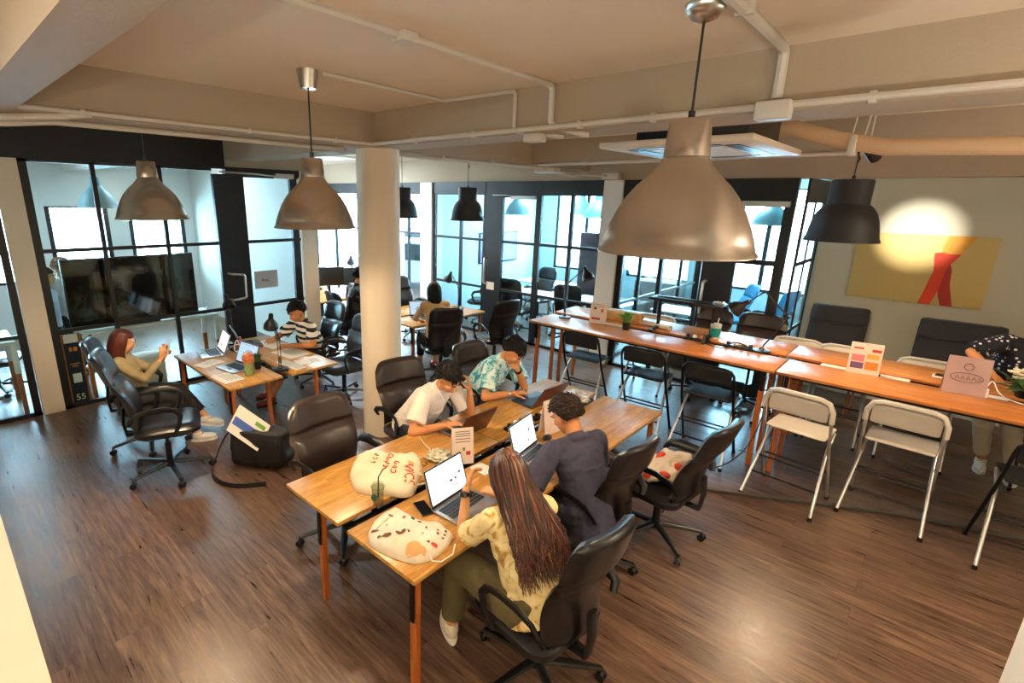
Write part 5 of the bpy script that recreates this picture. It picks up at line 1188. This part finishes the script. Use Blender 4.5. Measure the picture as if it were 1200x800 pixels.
tag(MB().bx(-5.0, -4.1, 11.2, 11.9, 0, .95, bev=.01).build('partition', M('brown_partition', '#6d5348', .6)), 'low brown partition at the back of the far office', 'partition')
sc = thing('display_screen', 'wall screen with violet and turquoise picture in the far office', 'screen', (-8.19, 10.2, 1.5)); MB().box((0, 0, 0), (.05, 1.5, .75), bev=.01).build('housing', mBLK, sc)
m = M('violet_picture', '#5a4fa8', .4, emis=('#4a5fc0', .8)); nt, b, N, L = nodes(m); co = N('ShaderNodeTexCoord'); n = N('ShaderNodeTexNoise'); n.inputs['Scale'].default_value = 3; r = ramp(nt, [(.35, '#4b3aa0'), (.5, '#3a78c0'), (.65, '#40c0b0')]); L(co.outputs['Object'], n.inputs['Vector']); L(n.outputs['Fac'], r.inputs['Fac']); L(r.outputs['Color'], b.inputs['Emission Color'])
MB().box((.027, 0, 0), (.003, 1.42, .68)).build('picture', m, sc)
tag(MB().bx(-3.3, -2.6, 8.5, 9.0, 0, .5, bev=.01).build('cabinet', M('office_brown', '#7a5a45', .6)), 'low brown cabinet behind the glazing right of the far pillar', 'cabinet')
# ================================================================= STREET OUTSIDE THE LEFT WINDOW
struct('ground_street', MB().bx(-60, -8.35, 13.0, 60, -.5, -.05), M('asphalt', '#9aa3a8', .9))
def car(label, loc, rz, col):
    t = thing('car', label, 'car', loc, rz, 'cars parked outside the street window'); m = M('car_paint', col, .25, .1, coat=.5)
    MB().prism([(-2.1, .3), (2.1, .3), (2.15, .62), (1.9, .82), (1.2, .9), (-1.9, .92), (-2.15, .7)], -.85, .85, Rm(R(90), 'X')).build('body', m, t)
    MB().prism([(-1.6, .9), (1.15, .9), (.6, 1.38), (-1.15, 1.4)], -.74, .74, Rm(R(90), 'X')).build('cabin_glass', M('car_glass', '#26323a', .1), t)
    MB().prism([(-1.2, 1.38), (.62, 1.36), (.5, 1.44), (-1.0, 1.46)], -.72, .72, Rm(R(90), 'X')).build('roof', m, t)
    for x in (-1.35, 1.3):
        for s in (-1, 1): MB().cyl((x, s*.72, .32), (x, s*.9, .32), .32, n=20).build('wheel', mBLK, t)
car('white car outside the street window, nearest', (-11.9, 10.9, -.05), R(20), '#d5dbe0'); car('dark blue car outside the street window, middle', (-14.6, 14.5, -.05), R(25), '#40607a'); car('grey car outside the street window, farthest', (-18.5, 16.5, -.05), R(15), '#7f8c94')
def building(label, x0, x1, y0, y1, h, col, rows, cols):
    t = thing('building', label, 'building', ((x0+x1)/2, (y0+y1)/2, -.05)); w, d = x1-x0, y1-y0; MB().bx(-w/2, w/2, -d/2, d/2, 0, h).build('walls', M('render', col, .9), t)
    for i in range(rows):
        for j in range(cols): MB().box((-w/2+(j+.5)*w/cols, -d/2-.02, (i+.5)*h/rows), (w/cols*.5, .06, h/rows*.45)).build('window', M('far_glass', '#6f8c9c', .2) if (i == 0 and j == 0) else bpy.data.materials['far_glass'], t)
building('pale apartment block far beyond the street', -46, -36, 42, 50, 9, '#c4cfd4', 4, 5); building('orange-red building seen left of the pillar across the street', -34, -31, 28, 32, 5.2, '#d2603f', 2, 2); building('pale tall block beyond the cars', -31, -25, 40, 46, 12, '#cfd8dc', 4, 3)
mTREE = M('street_tree_leaf', '#4f6f52', .7, var=(3, '#7d9a70'))
for i, (x, y, h, L) in enumerate(((-26, 24, 2.2, 'left'), (-20, 22, 2.0, 'middle'), (-16.5, 21, 1.9, 'right'))):
    t = thing('tree', 'small round street tree beyond the parked cars, %s one' % L, 'tree', (x, y, -.05)); MB().cyl((0, 0, 0), (0, 0, h*.7), .12, .08).build('trunk', mBRN, t)
    mb = MB(); rnd = random.Random(i)
    for k in range(14): mb.ell((rnd.uniform(-.8, .8), rnd.uniform(-.8, .8), h*.75+rnd.uniform(0, .8)), (.55, .55, .45), None, 10, 7)
    mb.build('crown', mTREE, t)
# ================================================================= PEOPLE AT THE TABLES
def tee_pattern(name, kind):
    m = M(name, '#ffffff', .8); nt, b, N, L = nodes(m); co = N('ShaderNodeTexCoord')
    if kind == 'stripe':
        sx = N('ShaderNodeSeparateXYZ'); L(co.outputs['Object'], sx.inputs[0]); a = N('ShaderNodeMath'); a.operation = 'MULTIPLY'; a.inputs[1].default_value = 12.5
        ns = N('ShaderNodeTexNoise'); ns.inputs['Scale'].default_value = 5; L(co.outputs['Object'], ns.inputs['Vector']); k = N('ShaderNodeMath'); k.operation = 'MULTIPLY_ADD'; k.inputs[1].default_value = .03; L(ns.outputs['Fac'], k.inputs[0]); L(sx.outputs['Z'], k.inputs[2])
        L(k.outputs[0], a.inputs[0]); f = N('ShaderNodeMath'); f.operation = 'FRACT'; L(a.outputs[0], f.inputs[0]); r = ramp(nt, [(0, '#15161c'), (.42, '#15161c'), (.46, '#e6e2d8'), (.96, '#e6e2d8')]); r.color_ramp.interpolation = 'CONSTANT'; L(f.outputs[0], r.inputs['Fac'])
    elif kind == 'teal':
        n = N('ShaderNodeTexNoise'); n.inputs['Scale'].default_value = 13; n.inputs['Detail'].default_value = 3; n.inputs['Distortion'].default_value = 1.2; L(co.outputs['Object'], n.inputs['Vector']); r = ramp(nt, [(.38, '#2b90a6'), (.46, '#6fb8c4'), (.54, '#bfe0dd'), (.66, '#dfe9e0')]); L(n.outputs['Fac'], r.inputs['Fac'])
    elif kind == 'floral':
        v = N('ShaderNodeTexVoronoi'); v.inputs['Scale'].default_value = 24; L(co.outputs['Object'], v.inputs['Vector']); r = ramp(nt, [(0, '#eceaf0'), (.26, '#d8cfd8'), (.3, '#0f1220'), (1, '#0f1220')]); L(v.outputs['Distance'], r.inputs['Fac'])
    elif kind == 'gold':
        n = N('ShaderNodeTexNoise'); n.inputs['Scale'].default_value = 9; n.inputs['Detail'].default_value = 3; n.inputs['Distortion'].default_value = 2; L(co.outputs['Object'], n.inputs['Vector']); r = ramp(nt, [(.34, '#a98446'), (.4, '#cdae6c'), (.47, '#e3cf96'), (.62, '#ead9a6')]); L(n.outputs['Fac'], r.inputs['Fac'])
    L(r.outputs['Color'], b.inputs['Base Color'])
    n2 = N('ShaderNodeTexNoise'); n2.inputs['Scale'].default_value = 9; u = N('ShaderNodeBump'); u.inputs['Strength'].default_value = .5; u.inputs['Distance'].default_value = .012; L(co.outputs['Object'], n2.inputs['Vector']); L(n2.outputs['Fac'], u.inputs['Height']); L(u.outputs['Normal'], b.inputs['Normal'])
    return m
mTEE = M('white_cotton', '#e3d9cf', .85, bump=(10, .6, .012)); mNAVY = M('navy_shirt_cloth', '#34344a', .85, bump=(10, .6, .012)); mOLIVE = M('olive_cloth', '#5c5434', .85, bump=(10, .6, .012)); mBLKC = M('black_cloth', '#0e0e10', .85, bump=(10, .5, .01)); mBEIGE = M('beige_knit', '#8f7d5c', .9, bump=(16, .6, .012), var=(6, '#a8966f')); mSAND = M('sand_blouse', '#d3a877', .85, bump=(12, .5, .012))
mWATCH = M('watch_black', '#0d0d10', .25)
def world2local(p, q): return p.t.matrix_basis.inverted() @ V(q)
def wrist_band(p, s, mat=None, k=.12, face=True, name='wristwatch'):
    e, w = p.arm[s]; d = (e-w).normalized(); c = w+d*.035; T, _ = MB().frame(c, e)
    r = .031*p.S; mb = MB().lathe([(r, -.012), (r+.004, -.012), (r+.004, .012), (r, .012)], 20, T)
    o = mb.build(name, mat or mWATCH, p.t)
    if face: MB().box((0, 0, 0), (.036, .012, .036), bev=.004, M4=T @ Rm(1.2+s, 'Z') @ Tm(0, r+.006, 0)).build('watch_case', mWATCH, o)
W2 = world2local
# long-haired woman (nearest)
p = Person('woman with very long brown hair in a gold printed blouse, at the nearest laptop', (-1.28, 2.0), AW(-.9, .38), S=1.08, seat=.49, lean=30, torso=.88, side=0, head=(36, 0, 0), male=False, skin=mSKIN2, hips_dy=-.05, voxel=.006)
wl = W2(p, (-1.80, 2.03, .98)); p.arms((wl, W2(p, (-1.55, 1.2, 0))-W2(p, (-1.28, 2.0, 0))+V((0, 0, -2.5)), V((.45, .35, .6)), V((.5, -.3, 0)), .7), (W2(p, (-1.78, 2.36, .8)), (.8, -.2, -.5), None, (0, 0, -1), .5))
p.legs((W2(p, (-1.78, 1.9, .1)), (-.3, 1, 1), (.2, 1, -.05)), (V((.12, .45, .1)), (.1, 1, 1), (0, 1, 0)))
p.body(); p.shirt(tee_pattern('gold_print_cloth', 'gold'), .75, 'blouse', 1.5, hem=.1, fat=1.08); p.trousers(mOLIVE, 1.85, fat=1.2); p.shoes(M('white_canvas_shoe', '#dfd3bd', .7), M('shoe_sole', '#e9e3d6', .5)); h = p.hair(mHAIRL, 'long', 2, 1.0); wrist_band(p, -1)
rnd = random.Random(12); paths = []; S = p.S; HM = p.HM; R3 = HM.to_3x3()
for i in range(420):
    th = R(58)+R(244)*i/419; x, y = math.sin(th), math.cos(th); lay = rnd.uniform(.95, 1.1)
    P = [HM @ (V((x*.02, y*.02-.02, .128))*S), HM @ (V((x*.065*lay, y*.08*lay-.014, .1))*S), HM @ (V((x*.088*lay, y*.108*lay-.014, .04))*S), HM @ (V((x*.094*lay, y*.112*lay-.014, -.03))*S)]
    q = P[-1]; bk = p.N - p.fw*(.125+.02*lay)*S; L = rnd.uniform(.2, .38) if y < .2 else rnd.uniform(.12, .24)
    for k in range(1, 7):
        f = k/6; tgt = bk - p.up*(L*f*S) + p.rt*(x*.13+rnd.uniform(-.008, .008)+.02*math.sin(f*6+i))*S - p.fw*(.03*f*S if y < .2 else 0)
        w_ = min(f*1.8, 1); base = q-V((0, 0, 1))*.06*f*S; P.append(base.lerp(tgt, w_))
    paths.append(P)
mHL = [M('hair_strand_dark', '#2c160d', .36, spec=.5), M('hair_strand_mid', '#4c2817', .34, spec=.5), M('hair_strand_light', '#7a4626', .34, spec=.5)]
mb = MB(); rr = random.Random(3)
for q_, P_ in enumerate(paths): mb.use(mHL[min(2, max(0, int(1.1+2.6*noise.noise(V((q_*.11, 0, 0)))+rr.uniform(-.5, .5))))]); strands(mb, [P_], rr, S, .0062)
mb.build('hair_lengths', None, p.t, angle=80); MB().tube([HM @ (V((.078*s_, -.01, -.03))*S) for s_ in (1,)]+[HM @ (V((.085, .0, -.06))*S)], .006, 6).build('earring', mWHT, p.t)
# navy shirt man
p = Person('man in a navy short-sleeved shirt typing at a laptop, seen from behind', (-1.5, 2.93), AW(-.92, .3), S=1.1, seat=.48, lean=20, torso=.9, twist=0, head=(38, 8, 0), skin=mSKIN, hips_dy=-.05, voxel=.006, shrug=1)
p.arms((W2(p, (-1.82, 2.83, .8)), (-1, -.4, -.7), None, (0, 0, -1), .5), (W2(p, (-1.8, 3.1, .8)), (1, -.3, -.6), None, (0, 0, -1), .5))
p.legs((V((-.15, .48, .1)), (0, 1, 1)), (V((.15, .42, .1)), (0, 1, 1))); p.body(); p.shirt(mNAVY, .85, 'shirt', 2.0, hem=.14, fat=1.04); p.trousers(mJEAN, 1.9); p.shoes(mBLK, mWHT); p.hair(mHAIRD, 'short', 4, 1.15); wrist_band(p, -1)
MB().tube([p.HM @ (V((.08, -.01, -.02))*p.S), p.HM @ (V((.082, .005, -.045))*p.S)], .007, 6).build('earbud', mWHT, p.t)
MB().tube([p.N+p.rt*.07*S*math.cos(a)+p.fw*.065*S*math.sin(a)+p.up*(.005+.02*math.cos(a+PI/2))*S for a in [2*PI*i/18 for i in range(18)]], .014, 6, closed=True, flat=(1.4, .5)).build('collar', mNAVY, p.t)
# white tee man
p = Person('man in a white tee with earphones, head resting on his left hand', (-3.36, 2.98), AW(1, .08), S=1.08, seat=.5, lean=38, head=(36, -8, 4), skin=mSKIN, voxel=.006, shrug=1)
p.arms((W2(p, (-2.83, 3.2, 1.0)), W2(p, (-2.3, 3.75, 0))-W2(p, (-3.4, 2.98, 0))+V((0, 0, -2.5)), V((-.2, -.3, 1)), V((.3, -1, 0)), .6), (W2(p, (-2.78, 2.84, .8)), (1, -.25, -.6), None, (0, 0, -1), .4))
p.legs((V((-.15, .5, .1)), (0, 1, 1)), (V((.15, .42, .1)), (0, 1, 1))); p.body(); p.shirt(mTEE, .75, 'tee_shirt', 1.8, hem=.08, fat=1.03); p.trousers(mJEAN, 1.9); p.shoes(mWHT, mWHT); p.hair(mHAIRB, 'short', 7, 1.15)
MB().tube(smooth_pts([p.HM @ (V((.083, .0, -.02))*S), p.HM @ (V((.08, .02, -.1))*S), p.N+p.fw*.13*S+p.rt*.03*S, p.C+p.fw*.15*S, p.C+p.fw*.16*S-p.up*.15*S]), .003, 5).build('earphone_cord', mWHT, p.t)
# teal shirt man
p = Person('man in a teal floral shirt, chin on fist, over a navy laptop', (-3.43, 3.97), AW(1, .1), S=1.1, seat=.51, lean=36, head=(44, -5, 0), skin=mSKIN, voxel=.006, shrug=1)
p.arms((W2(p, (-2.92, 4.02, 1.0)), W2(p, (-2.5, 4.8, 0))-W2(p, (-3.38, 3.98, 0))+V((0, 0, -2.5)), V((.1, -.5, 1)), V((-.6, -.3, .2)), 1.2), (W2(p, (-2.84, 3.85, .8)), (1, -.2, -.6), None, (0, 0, -1), .35))
p.legs((V((-.15, .5, .1)), (0, 1, 1)), (V((.15, .42, .1)), (0, 1, 1))); p.body(); p.shirt(tee_pattern('teal_floral_cloth', 'teal'), .8, 'shirt', 2.0, hem=.1, fat=1.05); p.trousers(mJEAN, 1.9); p.shoes(mWHT, mWHT); p.hair(mHAIRB, 'short', 9, 1.1); wrist_band(p, -1, face=False, name='bracelet'); wrist_band(p, 1, mSTEEL, face=False, name='bracelet')
# striped man
p = Person('man in a black and white striped tee writing at the left desks', (-6.1, 3.62), AW(-.05, -1), S=1.1, seat=.48, torso=.82, lean=20, head=(24, 12, 0), skin=mSKIN, voxel=.007)
p.arms((W2(p, (-5.85, 3.12, .8)), (-1, -.2, -.5), None, (0, 0, -1), .4), (W2(p, (-6.3, 3.12, .8)), (1, -.2, -.5), None, (0, 0, -1), .5))
p.legs((V((-.1, .72, .1)), (0, 1, 1)), (V((.15, .62, .1)), (0, 1, 1))); p.body(); p.shirt(tee_pattern('striped_cloth', 'stripe'), .8, 'tee_shirt', 1.8, hem=.08); p.trousers(mBLKC, 1.0, 'shorts'); p.shoes(M('sandal_leather', '#7c2f22', .6), mBLK, 'sandal'); p.hair(mHAIRB, 'short', 11, 1.1)
# phone woman
p = Person('woman with auburn hair in a beige top holding up a phone by the glass', (-5.93, 1.4), AW(.42, .91), S=1.0, seat=.5, torso=.84, lean=-8, head=(18, 8, 0), male=False, skin=mSKIN2, hips_dy=-.08, voxel=.007)
p.arms(((-.04, .27, .98), (-.3, -.1, -2), (.1, .25, 1), (.6, -.4, 0), .8), ((.1, .25, .98), (.3, -.1, -2), (-.1, .25, 1), (-.6, -.4, 0), .8))
p.legs((V((.06, .6, .26)), (0, .7, 1.5), (0, 1, -.2)), (V((.12, .5, .1)), (.1, 1, 1))); p.body(); p.shirt(mBEIGE, 1.85, 'cardigan', fat=1.05); p.trousers(mBLKC, 1.8, fat=1.15); p.shoes(mWHT, mWHT); p.hair(mHAIRR, 'bob', 13, 1.05, .3)
ph = phone('white phone held up by the woman with auburn hair', (0, 0, 0), 0, mWHT); hl = p.t.matrix_basis @ V((.02, .33, 1.1)); ph.location = hl; ph.rotation_euler = (R(72), 0, AW(.42, .91))
# bob woman
p = Person('woman with a black bob in a sand-coloured blouse, back turned, beyond the pillar', (-5.32, 5.22), AW(-.88, .45), S=1.05, seat=.53, lean=8, head=(14, 0, 0), male=False, skin=mSKIN2, voxel=.007)
p.arms(((-.12, .46, .8), (-1, -.3, -.5), None, (0, 0, -1), .4), ((.12, .46, .8), (1, -.3, -.5), None, (0, 0, -1), .4)); p.legs((V((-.13, .45, .1)), (0, 1, 1)), (V((.13, .45, .1)), (0, 1, 1))); p.body(); p.shirt(mSAND, 1.5, 'blouse', 1.5); p.trousers(mBLKC, 1.7); p.shoes(mREDWIRE, mBLK); p.hair(mHAIRB, 'bob', 15, 1.1, .16)
# floral person at the right edge
p = Person('person in a dark floral top leaning over the bar at the right', (.6, 7.45), AW(.0, -1), S=1.12, seat=.84, lean=30, side=-20, head=(20, 0, 0), skin=mSKIN, voxel=.008)
p.arms((W2(p, (.95, 6.75, 1.15)), (-1, -.2, -.3), None, (0, 0, -1), .4), (W2(p, (.52, 6.78, 1.16)), (1.5, .2, -.1), None, (0, 0, -1), .4)); p.legs((V((-.3, .15, .1)), (0, 1, .2)), (V((-.08, .02, .1)), (0, 1, .2))); p.body(); p.shirt(tee_pattern('dark_floral_cloth', 'floral'), .95, 'top', 1.8, fat=1.1); p.trousers(M('cream_trousers', '#c9bca4', .85), 1.8); p.shoes(M('white_sneaker', '#d9d5ca', .6), mWHT); p.hair(mHAIRB, 'short', 17)
# ================================================================= LIGHT AND CAMERA
w = bpy.data.worlds.new('World'); SC.world = w; w.use_nodes = True
bg = w.node_tree.nodes['Background']; bg.inputs[0].default_value = lin('#cfeaff'); bg.inputs[1].default_value = 30.0
sp = bpy.data.lights.new('wall_spot', 'SPOT'); sp.energy = 800; sp.spot_size = R(18); sp.spot_blend = 1; sp.shadow_soft_size = .03; sp.color = (1, .93, .78)
o = bpy.data.objects.new('wall_spot', sp); COL.objects.link(o); o.location = (-.6, 5.9, 3.02); o.rotation_euler = (V((-.33, 9.1, 2.3))-V(o.location)).to_track_quat('-Z', 'Y').to_euler()
# strip lights added on the ceiling out of view as general fill
def strip(label, x, y, e, ln=1.2, c=(1, .83, .62)):
    t = thing('fill_strip', label, 'fill light', (x, y, H_CEIL), 0, 'added fill strips on the ceiling out of view')
    MB().bx(-ln/2, ln/2, -.07, .07, -.06, 0, bev=.01).build('housing', mWHT, t)
    l = bpy.data.lights.new('fill_strip_light', 'AREA'); l.shape = 'RECTANGLE'; l.size = ln; l.size_y = .12; l.energy = e; l.color = c
    k = bpy.data.objects.new('fill_strip_light', l); COL.objects.link(k); k.location = (0, 0, -.07); k.parent = t
strip('added fill strip on the ceiling left of the viewpoint', -2.4, -.6, 20)
strip('added fill strip on the ceiling right of the viewpoint', 1.2, .9, 12)
strip('added fill strip on the ceiling at the far right of the room', 2.2, 4.6, 35)
def fill_uplight(label, x, y, e):  # invented stand with an upward light, added out of view to brighten the ceiling
    t = thing('floor_lamp', label, 'floor lamp', (x, y, 0), 0, 'added upward fill lights out of view')
    MB().lathe([(.001, 0), (.15, 0), (.15, .02), (.012, .04), (.012, 1.75), (.001, 1.75)], 24).build('pole', mBLK, t)
    MB().lathe([(.02, 1.74), (.17, 1.84), (.165, 1.84), (.02, 1.75)], 28).build('bowl', mSTEEL, t)
    l = bpy.data.lights.new('fill_uplight', 'AREA'); l.shape = 'DISK'; l.size = .28; l.energy = e; l.color = (1, .9, .78)
    k = bpy.data.objects.new('fill_uplight', l); COL.objects.link(k); k.location = (0, 0, 1.85); k.rotation_euler = (PI, 0, 0); k.parent = t
fill_uplight('added upward fill light left behind the viewpoint', -.3, -2.4, 85)
fill_uplight('added upward fill light just right of the near stair wall', 1.5, 1.6, 55)
fill_uplight('added upward fill light right of the bar end', 2.7, 4.6, 50)
fill_uplight('added upward fill light right behind the viewpoint', 1.8, -1.4, 100)
def panel(label, x, y, e, s=.9):  # ceiling light added to brighten the offices and left bay beyond their daylight
    t = thing('ceiling_panel_lamp', label, 'fill light', (x, y, H_CEIL), 0, 'added fill panels in the glazed offices')
    MB().bx(-s/2, s/2, -s/2, s/2, -.03, 0, bev=.005).build('housing', mWHT, t)
    l = bpy.data.lights.new('fill_panel_light', 'AREA'); l.shape = 'SQUARE'; l.size = s*.95; l.energy = e; l.color = (.72, .9, 1)
    k = bpy.data.objects.new('fill_panel_light', l); COL.objects.link(k); k.location = (0, 0, -.035); k.parent = t
panel('added square fill light in the left glazed office', -10, .6, 60); panel('added square fill light in the left glazed office near the divider', -10, 3.3, 60)
panel('added square fill light in the far office, left side', -6.9, 10.3, 120); panel('added square fill light in the far office near the cabinet', -5, 9.2, 90)
panel('added square fill light in the right far office', -2.8, 9.9, 120); panel('added square fill light in the bay left of the pillar', -9.5, 6.2, 160)
cam = bpy.data.cameras.new('camera'); co = bpy.data.objects.new('camera', cam); COL.objects.link(co); SC.camera = co
yaw, pit, rol = -.76274, .27124, .01808
F = V((math.sin(yaw)*math.cos(pit), math.cos(yaw)*math.cos(pit), -math.sin(pit))); Rt = V((math.cos(yaw), -math.sin(yaw), 0)); U = Rt.cross(F)
r_ = Rt*math.cos(rol)+U*math.sin(rol); u_ = -Rt*math.sin(rol)+U*math.cos(rol)
co.matrix_world = Matrix(((r_.x, u_.x, -F.x, 0), (r_.y, u_.y, -F.y, 0), (r_.z, u_.z, -F.z, 2.65), (0, 0, 0, 1)))
cam.sensor_width = 36; cam.lens = 598.26/1200*36; cam.shift_x = 70.3/1200; cam.shift_y = -.8/1200; cam.clip_start = .05; cam.clip_end = 200
SC.view_settings.view_transform = 'Standard'; SC.view_settings.look = 'None'; SC.view_settings.exposure = 0.38; SC.view_settings.gamma = 1; SC.view_settings.use_curve_mapping = False
